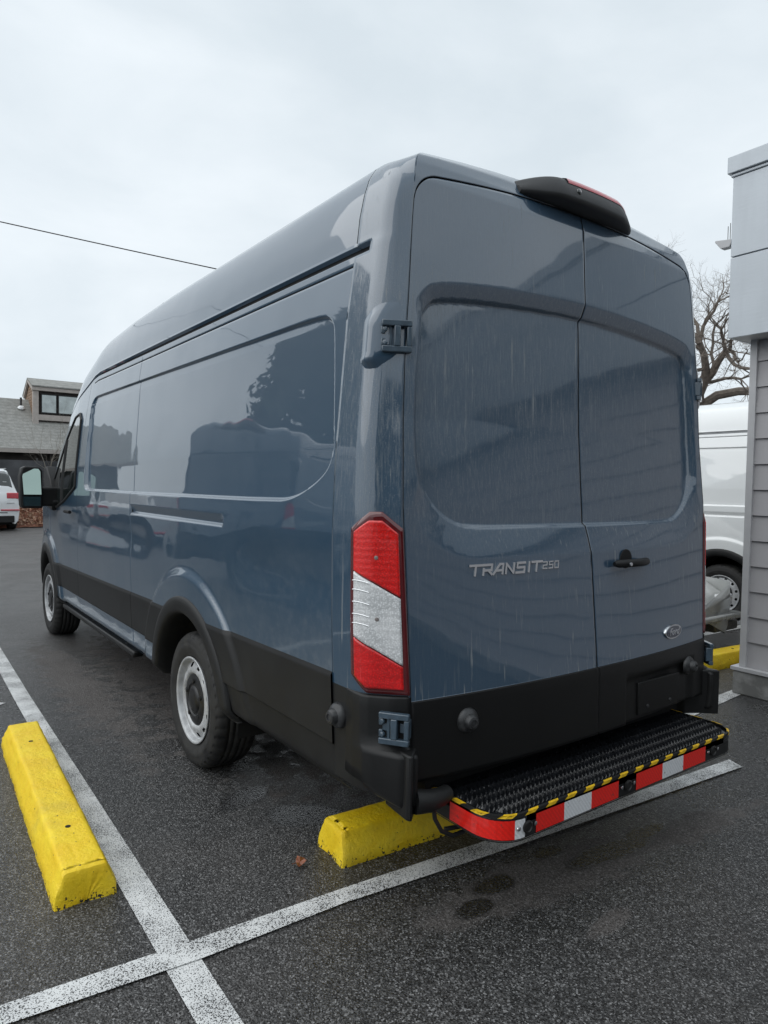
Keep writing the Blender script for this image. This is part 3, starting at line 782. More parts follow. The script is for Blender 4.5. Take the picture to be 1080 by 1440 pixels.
# ---- hinges
def hinge(s, z, pod):
    p = pillar_path(z); a = p[16]; b_ = rear_pt(wd(z)-.035, z)[:2]
    if not pod: a = p[13]; b_ = rear_pt(wd(z)+.012, z)[:2]
    a = np.array([a[0]-.004, a[1]-.004]); e = np.array(b_)-a; Lh = np.hypot(*e); e /= Lh; n_ = np.array([e[1], -e[0]])
    if n_[1] > 0: n_ = -n_
    if not pod: a = np.array(b_)-e*.090; Lh = .090
    else: a = a+e*.012; Lh = .088
    R = Matrix(((s*e[0], s*n_[0], 0), (e[1], n_[1], 0), (0, 0, 1))); c = (s*(a[0]+n_[0]*(0 if pod else .012)), a[1]+n_[1]*(0 if pod else .012), z)
    root = empty('hinge_tmp', '', ''); bpy.data.objects.remove(root)
    o = MB(); h = .052
    def bx(x0, x1, y0, y1, z0, z1): o.box(x0, x1, y0, y1, z0, z1, R=R, c=c)
    bx(0, Lh+.012, .012, .032, h-.020, h); bx(0, Lh+.012, .012, .032, -h, -h+.020)
    bx(Lh*.46, Lh*.70, .010, .034, -h+.019, h-.019)
    bx(Lh*.95, Lh+.012, -.004, .030, -h+.02, h-.02)
    bx(-.002, .012, .0, .024, -h+.02, -h+.045); bx(-.002, .012, .0, .024, h-.045, h-.02)
    m = o.build('door_hinge', M['bracket'], van, bevel=.003)
    if s > 0:
        m.data.flip_normals()
    o = MB()
    o.box(Lh*.10, Lh*.42, -.004, .016, -.012, .012, R=R, c=c); hk = MB(); hk.box(Lh*.74, Lh*.92, -.004, .012, -.015, .015, R=R, c=c); hk.build('hinge_block', M['bracket'], m, bevel=.002); o.box(Lh*.28, Lh*.40, -.004, .020, -.034, .034, R=R, c=c)
    k = o.build('hinge_link', M['bracket'], m, bevel=.002)
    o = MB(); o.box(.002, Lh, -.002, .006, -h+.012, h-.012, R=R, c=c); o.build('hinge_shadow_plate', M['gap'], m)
    for q in (-.022, .022):
        hb = MB(); cc = R @ Vector((.012, .018, q))+Vector(c); hb.disc(cc, R @ Vector((-.4, 1, 0)), [(.009, 0), (.009, .008), (.004, .010)], 8); hb.build('bolt', M['bracket'], m)
    if pod:
        # blade-shaped housing on the side of the pillar
        P = []
        zz = np.linspace(-.105, .115, 24)
        for i, q in enumerate(zz):
            row = []
            hgt = .026*min(1, (q+.105)/.03+0.02)*min(1, (.118-q)/.075)
            y0 = .150 + (.03 if q < -.06 else 0)*((-.06-q)/.045)
            y1 = y0+.070*min(1, (.122-q)/.06)*min(1, (q+.112)/.04)
            for t in np.linspace(0, 1, 12):
                yy = y0-.035+(y1-y0+.035)*t
                xx = I(yy, pillar_path(z+q)[::-1, 1], pillar_path(z+q)[::-1, 0])
                out = hgt*(min(1, t/.22) if t < .22 else min(1, (1-t)/.55))
                row.append((s*(xx+out-.001), yy, z+q))
            P.append(row)
        grid('hinge_housing', np.array(P), M['blue'], m, flip=(s < 0))
    return m
for s in (-1, 1):
    hinge(s, 1.955, True); hinge(s, .685, False)

# ---- black bumper corners
def bump_corner(s):
    def rs(pl, n):
        pl = np.array(pl, float); L_ = np.concatenate([[0], np.cumsum(np.hypot(*np.diff(pl, axis=0).T))]); t = np.linspace(0, L_[-1], n)
        return np.stack([I(t, L_, pl[:, 0]), I(t, L_, pl[:, 1])], -1)
    up = rs([(1.012, .24), (1.018, .19), (1.016, .150), (1.004, .124), (.955, .072), (.940, .060), (.905, .036), (.896, .04), (.892, .09)], 48)
    lo = rs([(1.012, .24), (1.020, .19), (1.018, .13), (1.006, .10), (.955, .012), (.935, -.002), (.905, -.014), (.894, -.010), (.890, .08)], 48)
    lo2 = lo.copy(); lo2[:, 0] = lo2[:, 0]-.05*np.clip((lo[:, 1]+.06)/.3, 0, 1)
    L_ = []
    for z, bl, ins, P0 in [(.782, 0, .05, 0), (.784, 0, .012, 0), (.782, 0, .002, 0), (.776, 0, 0, 0), (.74, 0, 0, 0), (.66, 0, 0, 0), (.622, .06, 0, 0), (.612, .5, 0, 0), (.604, .95, 0, 0), (.594, 1, 0, 0), (.54, 1, 0, 0), (.50, 1, 0, 0), (.465, 1, 0, 1), (.445, 1, 0, 2), (.432, 1, .008, 3), (.428, 1, .05, 3)]:
        p = up*(1-bl)+lo*bl
        if P0: p = p*(1-P0*.25)+lo2*(P0*.25)
        c0 = np.array([.88, .16]); dv = c0-p; dl = np.hypot(dv[:, 0], dv[:, 1])[:, None]; p = p+dv/dl*ins
        zz = z+ (.055*np.clip((p[:, 1]-.02)/.2, 0, 1) if z < .47 else 0)*(1)
        L_.append(np.stack([s*p[:, 0], p[:, 1], zz+0*p[:, 0]], -1))
    return grid('bumper_corner', np.array(L_), M['black_corner'], van, flip=(s > 0))
for s in (-1, 1): bump_corner(s)
o = MB(); o.box(-.80, .80, .10, .14, .40, .55); o.build('bumper_beam', M['gap'], van)
# small bracket foot where the step meets the corner
for s in (-1,):
    o = MB()
    o.tube([Vector((s*.90, .0, .452)), Vector((s*.85, -.015, .447)), Vector((s*.795, -.005, .442)), Vector((s*.755, .01, .44))], [.040, .036, .031, .028], 12); o.build('step_bracket', M['black'], van, smooth=True)

for s in (-1, 1):
    mb = MB(); q = [(s*.79, .12), (s*.80, .07), (s*.87, .03), (s*.935, -.03), (s*.945, -.015), (s*.93, .12)]
    mb.prism(q if s > 0 else q[::-1], 2, .405, .615); mb.build('bumper_return', M['black_corner'], van, bevel=.006)
# ---- rear step
ZT = .425
def rounded(x0, x1, y0, y1, r, n=10):
    """open outline: left side back -> front-left arc -> front edge -> front-right arc -> right side back"""
    p = [(x0, y1), (x0, y0+r)]
    p += [(x0+r-r*math.cos(a), y0+r-r*math.sin(a)) for a in np.linspace(0, PI/2, n)[1:]]
    p += [(x1-r+r*math.sin(a), y0+r-r*math.cos(a)) for a in np.linspace(0, PI/2, n)]
    p += [(x1, y1)]
    return np.array(p)
SX0, SX1, SY0, SY1 = -.745, .742, -.222, .10
step = None
ol = rounded(SX0, SX1, SY0, SY1, .115, 12)
mb = MB(); mb.prism([tuple(p) for p in ol[::-1]], 2, ZT-.030, ZT-.006)
step = mb.build('rear_step', M['step'], van)
# rim tube and face
Ls = np.concatenate([[0], np.cumsum(np.hypot(*np.diff(ol, axis=0).T))])
def on(sv, off=0):
    x, y = I(sv, Ls, ol[:, 0]), I(sv, Ls, ol[:, 1]); e = .004
    x2, y2 = I(sv+e, Ls, ol[:, 0]), I(sv+e, Ls, ol[:, 1]); x1, y1 = I(sv-e, Ls, ol[:, 0]), I(sv-e, Ls, ol[:, 1])
    t = np.array([x2-x1, y2-y1]); t /= max(1e-9, np.hypot(*t)); return x+t[1]*off, y-t[0]*off
def face_strip(name, s0, s1, z0, z1, off, mat, par, slant=0, top=False):
    n = max(2, int((s1-s0)/.02)+1); P = []
    for q in np.linspace(0, 1, n):
        row = []
        for k, zz in enumerate((z0, z1)):
            sv = s0+(s1-s0)*q+(slant if k else 0); x, y = on(min(max(sv, 0), Ls[-1]), off); row.append((x, y, zz))
        if top:
            x, y = on(min(max(s0+(s1-s0)*q+slant*1.5, 0), Ls[-1]), off-.009); row.append((x, y, z1+.001))
        P.append(row)
    # give it thickness
    return grid(name, np.array(P), mat, par, smooth=False)
face_strip('step_face', 0, Ls[-1], ZT-.078, ZT+.004, .000, M['black'], step, top=True)
face_strip('step_lip', 0, Ls[-1], ZT-.082, ZT-.078, .002, M['black'], step)
# hazard stripes along the top edge
k = 0.0
while k < Ls[-1]-.05:
    face_strip('hazard_stripe', k, k+.048, ZT-.005, ZT+.005, .0015, M['tape_yellow'], step, slant=.016, top=True); k += .098
# s position of a front-edge x
def sx(x): return I(x, ol[2:-1, 0], Ls[2:-1])
arc = sx(SX0+.10)
zl, zh = ZT-.074, ZT-.012
face_strip('red_reflector', .10, sx(-.665), zl, zh, .002, M['tape_red'], step)
face_strip('white_reflector', sx(-.665), sx(-.625), zl, zh, .002, M['tape_white'], step)
for a, b_, m in ((-.53, -.40, 'red'), (-.40, -.265, 'white'), (-.265, -.12, 'red'), (-.02, .14, 'red'), (.14, .275, 'white'), (.275, .43, 'red')):
    sc_ = 1.08; face_strip(m+'_reflector', sx(a*sc_), sx(b_*sc_), zl, zh, .002, M['tape_'+m], step)
face_strip('white_reflector', sx(.62)+.12, sx(.62)+.16, zl, zh, .002, M['tape_white'], step)
for xm in (-.615, -.075, .52):
    x, y = on(sx(xm), .003)
    o = MB().disc((x, y, ZT-.042), (0, -1, 0), [(.021, 0), (.021, .004), (.016, .007), (.014, .004), (.001, .004)], 24); o.build('marker_lamp', M['tape_black'], step, smooth=True)
    for dx in (-.038, .036):
        x, y = on(sx(xm+dx), .003); o = MB().disc((x, y, ZT-.040), (0, -1, 0), [(.0075, 0), (.007, .004), (.002, .006)], 12); o.build('screw', M['chrome'], step, smooth=True)
# raised grating: rows of arched teeth
mb = MB(); nrow = 6
for rI in range(nrow):
    y0 = SY0+.030+rI*.048
    inset = max(0, .115-(y0+.0-SY0)); x0 = SX0+.03+(.115-math.sqrt(max(0, .115**2-inset**2)) if inset > 0 else 0); x1 = SX1-.03-(x0-SX0-.03)
    x = x0; j = 0
    while x < x1:
        sg = 1
        a0 = .0; hgt = .016
        # curved blade standing up, leaning sideways
        pts = []
        for t in np.linspace(0, 1, 7):
            px_ = x+.010*math.sin(PI*t); py_ = y0+.046*t; hz = hgt*math.sin(PI*(.12+.76*t)); pts.append((px_, py_, hz))
        V = []
        for (px_, py_, hz) in pts:
            V += [(px_-.005, py_, ZT-.008), (px_+.006, py_, ZT-.007+hz), (px_+.012, py_, ZT-.008+hz*.3)]
        F = []
        for i in range(6):
            F += [(i*3, i*3+1, i*3+4, i*3+3), (i*3+1, i*3+2, i*3+5, i*3+4)]
        mb.add(V, F); x += .0215
o = mb.build('grating_teeth', M['step'], step); o['kind'] = 'stuff'
mb = MB()
for rI in range(nrow+1):
    y0 = SY0+.024+rI*.048
    mb.tube([Vector((SX0+.06, y0, ZT-.006)), Vector((SX1-.06, y0, ZT-.006))], .0022, 6)
mb.build('grating_rail', M['step'], step, smooth=True)
# trailing cable
mb = MB(); pts = []
for t in np.linspace(0, 1, 24):
    pts.append(Vector((-.79+.20*t, -.02+.03*t, .42-.12*math.sin(PI*min(1, t*1.15))**.8 if t < .87 else .42-.12*math.sin(PI*.99)+.0)))
mb.tube([Vector((-.83, -.01, .43)), Vector((-.825, -.015, .38)), Vector((-.80, -.02, .335)), Vector((-.75, -.02, .305)), Vector((-.69, -.01, .298)), Vector((-.63, .02, .315)), Vector((-.57, .06, .37))], .0075, 8); mb.build('trailing_cable', M['rubber'], van, smooth=True)
mb = MB(); mb.tube([Vector((-.75, .02, .31)), Vector((-.69, .0, .312)), Vector((-.62, .01, .32)), Vector((-.55, .07, .38))], .008, 8); mb.build('trailing_cable', M['rubber'], van, smooth=True)

# ---- roof-edge camera and brake-lamp housing
def pod():
    xs = np.concatenate([[-.345, -.335], np.linspace(-.31, .31, 32), [.335, .345]]); P = []
    for x in xs:
        t = abs(x)/.345; e = 1-max(0, (t-.50)/.50)**1.6*.72; yb = float(yr(0, 2.56))+.03*t*t
        # section (y,z): rear lower, rear face, top edge, top, front
        y0 = yb-.075*e-.005; zb = 2.568; zt_ = 2.568+.093*(.45+.55*e)
        sec = [(yb+.02, zb-.004), (y0+.014, zb), (y0+.003, zb+.006), (y0, zb+.016), (y0+.010, zb+(zt_-zb)*.55), (y0+.020, zt_-.022), (y0+.030, zt_-.008), (y0+.045, zt_-.001), (yb+.05, zt_+.012*e), (yb+.12, zt_+.018*e), (yb+.22, 2.63+.06*e)]
        P.append([(x, a, b_) for a, b_ in sec])
    P = np.array(P); o = grid('brake_lamp_housing', P, M['pod'], van, flip=True)
    # close the ends
    for i, fl in ((0, 1), (-1, 0)):
        mb = MB(); V = [tuple(p) for p in P[i]]; F = [tuple(range(len(V)))]; mb.add(V, F); mb.build('housing_end', M['pod'], o)
    # red lamp along the upper edge
    R_ = []
    for x in np.linspace(-.15, .30, 30):
        t = abs(x)/.345; e = 1-max(0, (t-.50)/.50)**1.6*.72; yb = float(yr(0, 2.56))+.03*t*t; y0 = yb-.075*e-.005; zt_ = 2.568+.093*(.45+.55*e)
        R_.append([(x, y0+.016, zt_-.026), (x, y0+.0165, zt_-.020), (x, y0+.028, zt_-.004), (x, y0+.045, zt_+.003), (x, y0+.075, zt_+.006), (x, y0+.076, zt_-.004)])
    grid('brake_lamp', np.array(R_), M['red_dull'], o, flip=True)
    y = float(yr(0, 2.56))-.075
    mb = MB().disc((-.10, y+.008, 2.610), (0, -1, .2), [(.014, -.004), (.013, .004), (.009, .008), (.002, .009)], 16); mb.build('camera_lens', M['glass'], o, smooth=True)
    mb = MB().disc((.10, y+.008, 2.603), (0, -1, .2), [(.008, -.004), (.007, .004), (.002, .005)], 12); mb.build('washer_jet', M['sensor'], o, smooth=True)
M['pod'] = simple('charcoal_plastic', (.030, .031, .033), .5, bump=.15, bscale=400, var=.3)
pod()

# ---- wheel arches, wheels
def arch(s, yc_, a0=-8, a1=188):
    angs = np.radians(np.linspace(a0, a1, 90)); P = []
    for a in angs:
        row = []
        for r, out in ((.545, -.004), (.542, .012), (.535, .019), (.515, .024), (.475, .026), (.462, .020), (.452, .004), (.450, -.03), (.452, -.12)):
            y = yc_+r*math.cos(a); z = max(.34+r*math.sin(a), .37); x, z2 = sidept(np.array(y), np.array(z)); x = float(x)+.012+out
            row.append((s*x, y, z))
        P.append(row)
    grid('wheel_arch_trim', np.array(P), M['black'], van, flip=(s < 0))
    P = []
    for a in np.radians(np.linspace(-10, 190, 40)):
        P.append([(s*xx, yc_+.455*math.cos(a), .34+.455*math.sin(a)) for xx in (.93, .62)])
    grid('wheel_housing', np.array(P), M['under'], van)
def wheel(s, x, y):
    root = None
    # tyre: profile in (r, out) where out is towards the outside of the van
    prof = [(.215, -.085), (.222, -.098), (.245, -.112), (.28, -.1185), (.31, -.117), (.330, -.108), (.340, -.098), (.347, -.085), (.350, -.070), (.351, -.052), (.351, -.050), (.352, -.047), (.352, -.022), (.352, -.019), (.352, -.016), (.352, .016), (.352, .019), (.352, .022), (.352, .047), (.351, .050), (.351, .052), (.350, .070), (.347, .085), (.340, .098), (.334, .105), (.325, .111), (.322, .1115), (.318, .114), (.300, .118), (.288, .1185), (.286, .1195), (.270, .119), (.262, .1165), (.245, .112), (.232, .106), (.222, .100), (.214, .094), (.210, .085)]
    n = 240; th = np.linspace(0, 2*PI, n, endpoint=False)
    P = np.zeros((n, len(prof), 3))
    for j, (r, o_) in enumerate(prof):
        rr = np.full(n, r)
        if abs(o_) in (.050, .019): rr -= .007
        sh = .06 <= abs(o_) <= .112 and r > .322
        if sh: rr -= .0045*((np.arange(n) % 6) < 2)
        if abs(o_) < .048 and abs(o_) not in (.019,): rr -= .0025*(((np.arange(n)+int(o_*300)) % 8) < 1)
        P[:, j, 0] = s*(x+o_); P[:, j, 1] = y+rr*np.cos(th); P[:, j, 2] = np.maximum(.34+rr*np.sin(th), .0015)
    t = grid('tyre', P, M['tyre'], None, wrap=True, flip=(s > 0))
    # rim
    nr = 288; th = np.linspace(0, 2*PI, nr, endpoint=False)
    prof = [(.212, .070), (.214, .097), (.219, .104), (.223, .107), (.2235, .111), (.220, .1135), (.214, .1125), (.210, .108), (.207, .100), (.205, .088), (.202, .080), (.199, .079), (.196, .080), (.192, .083), (.188, .086), (.184, .089), (.180, .091), (.176, .093), (.172, .095), (.168, .0965), (.160, .099), (.152, .1005), (.144, .100), (.136, .097), (.128, .079), (.124, .070), (.12, .06)]
    P = np.zeros((nr, len(prof), 3))
    for j, (r, o_) in enumerate(prof):
        P[:, j, 0] = s*(x+o_); P[:, j, 1] = y+r*np.cos(th); P[:, j, 2] = .34+r*np.sin(th)
    rm = np.array([(prof[j][0]+prof[j+1][0])/2 for j in range(len(prof)-1)])
    idx = np.arange(nr); ph = ((th+PI/nr) % (2*PI/12))-(PI/12)
    keep = np.ones((nr, len(prof)-1), bool)
    for j, r in enumerate(rm):
        if r < .196: keep[:, j] = ~(((ph*r/.017)**2+((r-.180)/.0135)**2) < 1)
    rim = grid('rim', P, M['steel'], None, wrap=True, flip=(s > 0), keep=keep)
    mb = MB().disc((s*(x+.02), y, .34), (s, 0, 0), [(.21, 0), (.20, .004), (.01, .005)], 40); drum = mb.build('brake_drum', M['under'], None)
    mb = MB().disc((s*(x+.086), y, .34), (s, 0, 0), [(.133, 0), (.130, .008), (.112, .014), (.085, .016), (.078, .010), (.070, .010), (.062, .017), (.045, .021), (.02, .022), (.002, .022)], 48)
    cap = mb.build('hub_cap', M['cap'], None, smooth=True)
    mb = MB()
    for k in range(5):
        a = 2*PI*k/5+.3; mb.disc((s*(x+.094), y+.098*math.cos(a), .34+.098*math.sin(a)), (s, 0, 0), [(.014, 0), (.013, .012), (.006, .014), (.001, .014)], 10)
    nuts = mb.build('wheel_nut_covers', M['cap'], None, smooth=True)
    return [t, rim, drum, cap, nuts]
M['cap'] = simple('hub_plastic', (.012, .0125, .014), .38, var=.7, scale=30)
def group_wheel(s, x, y):
    root = bpy.data.objects.new('wheel', None); C.objects.link(root); root.parent = van
    for o in wheel(s, x, y): o.parent = root
for s in (-1, 1):
    arch(s, 1.74, -2, 182); arch(s, 5.49, -2, 182); group_wheel(s, .875, 1.74); group_wheel(s, .875, 5.49)
# underside
mb = MB(); mb.box(-.62, .62, .12, 6.3, .40, .60); mb.build('floor_pan', M['under'], van)
mb = MB(); mb.box(-.93, .93, 2.25, 4.95, .43, .60); mb.box(-.93, .93, .13, 1.22, .47, .60); mb.tube([Vector((-.8, 1.74, .34)), Vector((.8, 1.74, .34))], .06, 10); mb.build('axle_and_floor', M['under'], van)
mb = MB(); mb.tube([Vector((.3, 1.2, .36)), Vector((.3, 4.6, .36))], .045, 8); mb.build('drive_shaft', M['under'], van)
for s in (-1, 1):
    mb = MB(); x0, x1 = sorted((s*.925, s*.992)); mb.box(x0, x1, 2.75, 4.86, .345, .385); mb.build('running_board', M['black_rear'], van, bevel=.012)
    for y in (3.0, 3.9, 4.7):
        mb = MB(); mb.tube([Vector((s*.96, y, .37)), Vector((s*.86, y, .43))], .018, 6); mb.build('board_bracket', M['under'], van)

# ---- front door window, handle, mirror
def inv_side(y, z3):
    F = Fy(y); z = 1.35+(z3-1.35)/F if z3 > 1.35 else z3
    x, _ = sidept(np.array(y), np.array(z)); return float(x)
GW = [(4.23, 1.42), (4.20, 1.96), (4.26, 2.01), (4.42, 1.99), (4.70, 1.84), (5.05, 1.56), (5.26, 1.34), (5.22, 1.27), (4.95, 1.235), (4.62, 1.30)]
for s in (-1, 1):
    # fan of rings
    c = np.mean(GW, 0); dense = []
    for i in range(len(GW)):
        a, b_ = np.array(GW[i]), np.array(GW[(i+1) % len(GW)])
        for t in np.linspace(0, 1, 5)[:-1]: dense.append(a+(b_-a)*t)
    dense = np.array(dense); P = []
    for q in (1, .75, .5, .25, .02):
        P.append([(s*(inv_side(*(c+(p-c)*q))+.006), *(c+(p-c)*q)) for p in dense])
    P = np.array(P).transpose(1, 0, 2)
    gl = grid('door_window', P, M['glass'], van, wrap=True, flip=(s > 0))
    mb = MB(); pts = [Vector((s*(inv_side(*p)+.004), *p)) for p in list(dense)+[dense[0]]]
    mb.tube(pts, .011, 6, cap=False); mb.build('window_frame', M['rubber'], gl, smooth=True)
    mb = MB(); mb.tube([Vector((s*(inv_side(4.72, z)+.006), 4.72, z)) for z in np.linspace(1.28, 1.82, 6)], .012, 6); mb.build('window_divider', M['rubber'], gl, smooth=True)
    mb = MB(); mb.tube([Vector((s*(inv_side(y, 1.215)+.03), y, 1.215)) for y in np.linspace(4.28, 4.46, 6)], .014, 8); mb.build('side_door_handle', M['black'], van, smooth=True)
    # mirror: base, arm, housing and two glasses
    mb = MB()
    mb.prism([(5.35, 1.24), (5.0, 1.20), (4.97, 1.28), (5.10, 1.47), (5.28, 1.60), (5.38, 1.58)], 0, s*.96, s*1.05); mr = mb.build('wing_mirror', M['black'], van, bevel=.01)
    mb = MB(); mb.box(min(s*1.0, s*1.16), max(s*1.0, s*1.16), 4.98, 5.10, 1.24, 1.41); mb.build('mirror_arm', M['black'], mr, bevel=.02)
    def mpoly(sh): return [(s*(1.135+sh), 1.225+sh), (s*(1.292-sh), 1.225+sh*1.6), (s*(1.308-sh), 1.25+sh), (s*(1.315-sh), 1.50-sh), (s*(1.30-sh), 1.575-sh), (s*(1.27-sh), 1.59-sh), (s*(1.16+sh), 1.585-sh), (s*(1.138+sh), 1.55-sh)]
    mb = MB(); mb.prism(mpoly(0), 1, 4.93, 5.06); mb.build('mirror_housing', M['black'], mr, bevel=.012)
    mb = MB(); pl_ = [(s*1.155, 1.345), (s*1.290, 1.345), (s*1.297, 1.50), (s*1.283, 1.562), (s*1.262, 1.572), (s*1.172, 1.568), (s*1.157, 1.545)]
    V = [(x_, 4.884+(z_-1.345)*.18+.10*(abs(x_)-1.15), z_) for x_, z_ in pl_]; mb.add(V+[(a_, b_+.02, c_) for a_, b_, c_ in V], [tuple(range(7)), tuple(range(13, 6, -1))]+[(i, (i+1) % 7, 7+(i+1) % 7, 7+i) for i in range(7)]); mb.build('mirror_glass', M['mirror'], mr)
    mb = MB(); mb.prism([(s*1.155, 1.245), (s*1.283, 1.245), (s*1.290, 1.262), (s*1.290, 1.325), (s*1.155, 1.325)], 1, 4.924, 4.929); mb.build('mirror_glass', M['mirror'], mr)

# locking caps, fuel flap seam etc. on the pillar
bpy.context.view_layer.update()
index_children()

# ================================================================== GREY BUILDING AT THE RIGHT
def stained(name, col, rough, metal=0):
    b = NB(name); st = b.ramp(b.noise(1, 5, .6, b.obj((9, 9, .8))), (.45, 0), (.75, 1)); n = b.noise(2.5, 5, .6)
    low = b.ramp(b.sep(b.obj(src='Object'))[2], (0, 1), (.9, 0))
    c = b.mix(b.math('MULTIPLY', st, .22), b.ramp(n, (.3, tuple(x*.95 for x in col)), (.7, tuple(x*1.05 for x in col))), tuple(x*.62 for x in col))
    b.set(Base_Color=c, Roughness=rough, Metallic=metal); b.bump(b.noise(1, 4, .6, b.obj((60, 6, 60))), .2, .003); return b.m
M['siding'] = stained('grey_siding', (.42, .41, .42), .6)
M['trim'] = simple('grey_trim', (.50, .50, .51), .5, var=.05)
M['panel'] = stained('light_metal_panel', (.45, .485, .52), .36, .25)
def concrete():
    b = NB('stained_concrete'); n = b.noise(5, 6, .65); n2 = b.noise(40, 3)
    b.set(Base_Color=b.mix(b.ramp(n, (.45, 0), (.62, .8)), (.17, .17, .165), (.34, .34, .33)), Roughness=.85); b.bump(n2, .5, .004); return b.m
M['concrete'] = concrete()
bld = empty('commercial_building', 'grey clapboard building corner on a concrete base with a light metal panel box above', 'building')
BX, BY = 2.75, .765
mb = MB(); mb.box(BX+.03, BX+9, -9, BY-.03, 0, 3.7); mb.build('wall', M['siding'], bld)
mb = MB(); mb.box(BX-.035, BX+9.0, -9.05, BY+.035, 0, .175); mb.build('foundation', M['concrete'], bld, bevel=.012)
mb = MB(); mb.box(BX-.045, BX+9.0, -9.05, BY+.045, .176, .20); mb.build('drip_ledge', M['trim'], bld)
plank0 = None
def plank_mesh(nm, length):
    mb = MB(); mb.prism([(0, 0), (-.020, .0), (-.006, .180), (0, .180)], 1, -length, 0); o = mb.build(nm, M['siding'], bld); return o
z = .202; k = 0
while z < 2.52:
    if plank0 is None:
        plank0 = plank_mesh('plank', 9.0); o = plank0
        o2m = MB(); o2m.prism([(0, 0), (.020, .0), (.006, .180), (0, .180)], 0, 0, 9); back0 = o2m.build('plank', M['siding'], bld); ob = back0
    else:
        o = plank0.copy(); C.objects.link(o); ob = back0.copy(); C.objects.link(ob)
    o.location = (BX+.03, BY-.045, z); ob.location = (BX+.045, BY-.03, z); z += .183
mb = MB(); mb.box(BX-.004, BX+.045, BY-.045, BY+.004, .20, 2.60); mb.build('corner_trim', M['trim'], bld, bevel=.003)
PX, PY = 2.55, .832
mb = MB(); mb.box(PX+.02, PX+9, -9, PY-.02, 2.575, 3.80); mb.build('overhang_core', M['panel'], bld)
mb = MB(); mb.box(PX+.004, PX+9, -9, PY-.004, 2.548, 2.574); mb.build('soffit', M['trim'], bld)
yy = PY
for z0, z1 in ((2.546, 3.104), (3.112, 3.66)):
    y1 = PY
    for kk in range(4):
        mb = MB(); mb.box(PX, PX+.02, y1-2.4, y1-.004 if kk else y1, z0, z1); mb.build('metal_panel', M['panel'], bld, bevel=.003); y1 -= 2.4
    x0 = PX+.021
    for kk in range(3):
        mb = MB(); mb.box(x0, x0+2.4, PY-.02, PY, z0, z1); mb.build('metal_panel', M['panel'], bld, bevel=.003); x0 += 2.404
mb = MB(); mb.box(PX-.028, PX+9, -9, PY+.03, 3.685, 3.80); mb.box(PX-.010, PX+9, -9, PY+.012, 3.662, 3.684); mb.build('parapet_cap', M['panel'], bld, bevel=.005)
# small flood lamp on the back corner
fl = empty('flood_lamp', 'small pale wedge shaped lamp bracket on the back edge of the metal panel box', 'lamp', (2.60, .845, 3.235))
fl.scale = (.62, .62, .62)
mb = MB(); mb.prism([(.0, -.02), (.0, .02), (.19, .05), (.19, .03), (.12, -.06), (.02, -.06)], 0, -.04, .05); mb.build('lamp_head', M['trim'], fl, bevel=.005)
for xx in (-.02, .03):
    mb = MB(); mb.tube([Vector((xx, .05, .03)), Vector((xx, .05, .20+xx))], .004, 5); mb.build('spike', M['sensor'], fl)

# ================================================================== OTHER VANS
whv = copy_tree(van, swap={M['blue']: M['white_van'], M['blue_rear']: M['white_van'], M['gap_side']: M['grey_gap']}, skip=('badge_letter', 'badge_number', 'rear_step', 'trailing_cable', 'emblem_script'))
whv.name = 'delivery_van'; whv.location = (6.28, .62, 0); whv.scale = (.95, .95, .935)
whv['label'] = 'white cargo van seen in the gap between the blue van and the grey building'
dkv = copy_tree(van, skip=('badge_letter', 'badge_number', 'rear_step', 'trailing_cable', 'emblem_script'))
dkv.name = 'delivery_van'; dkv['label'] = 'second dark blue cargo van seen only mirrored in the flank of the blue van'
van['label'] = 'dark slate blue cargo van with dirty rear doors and a red and white striped step'
for v in (van, whv, dkv): v['group'] = 'high roof cargo vans on the lot'
a = math.radians(62); dkv.rotation_euler = (0, 0, a); dkv.location = (-3.5, 7.0, 0)

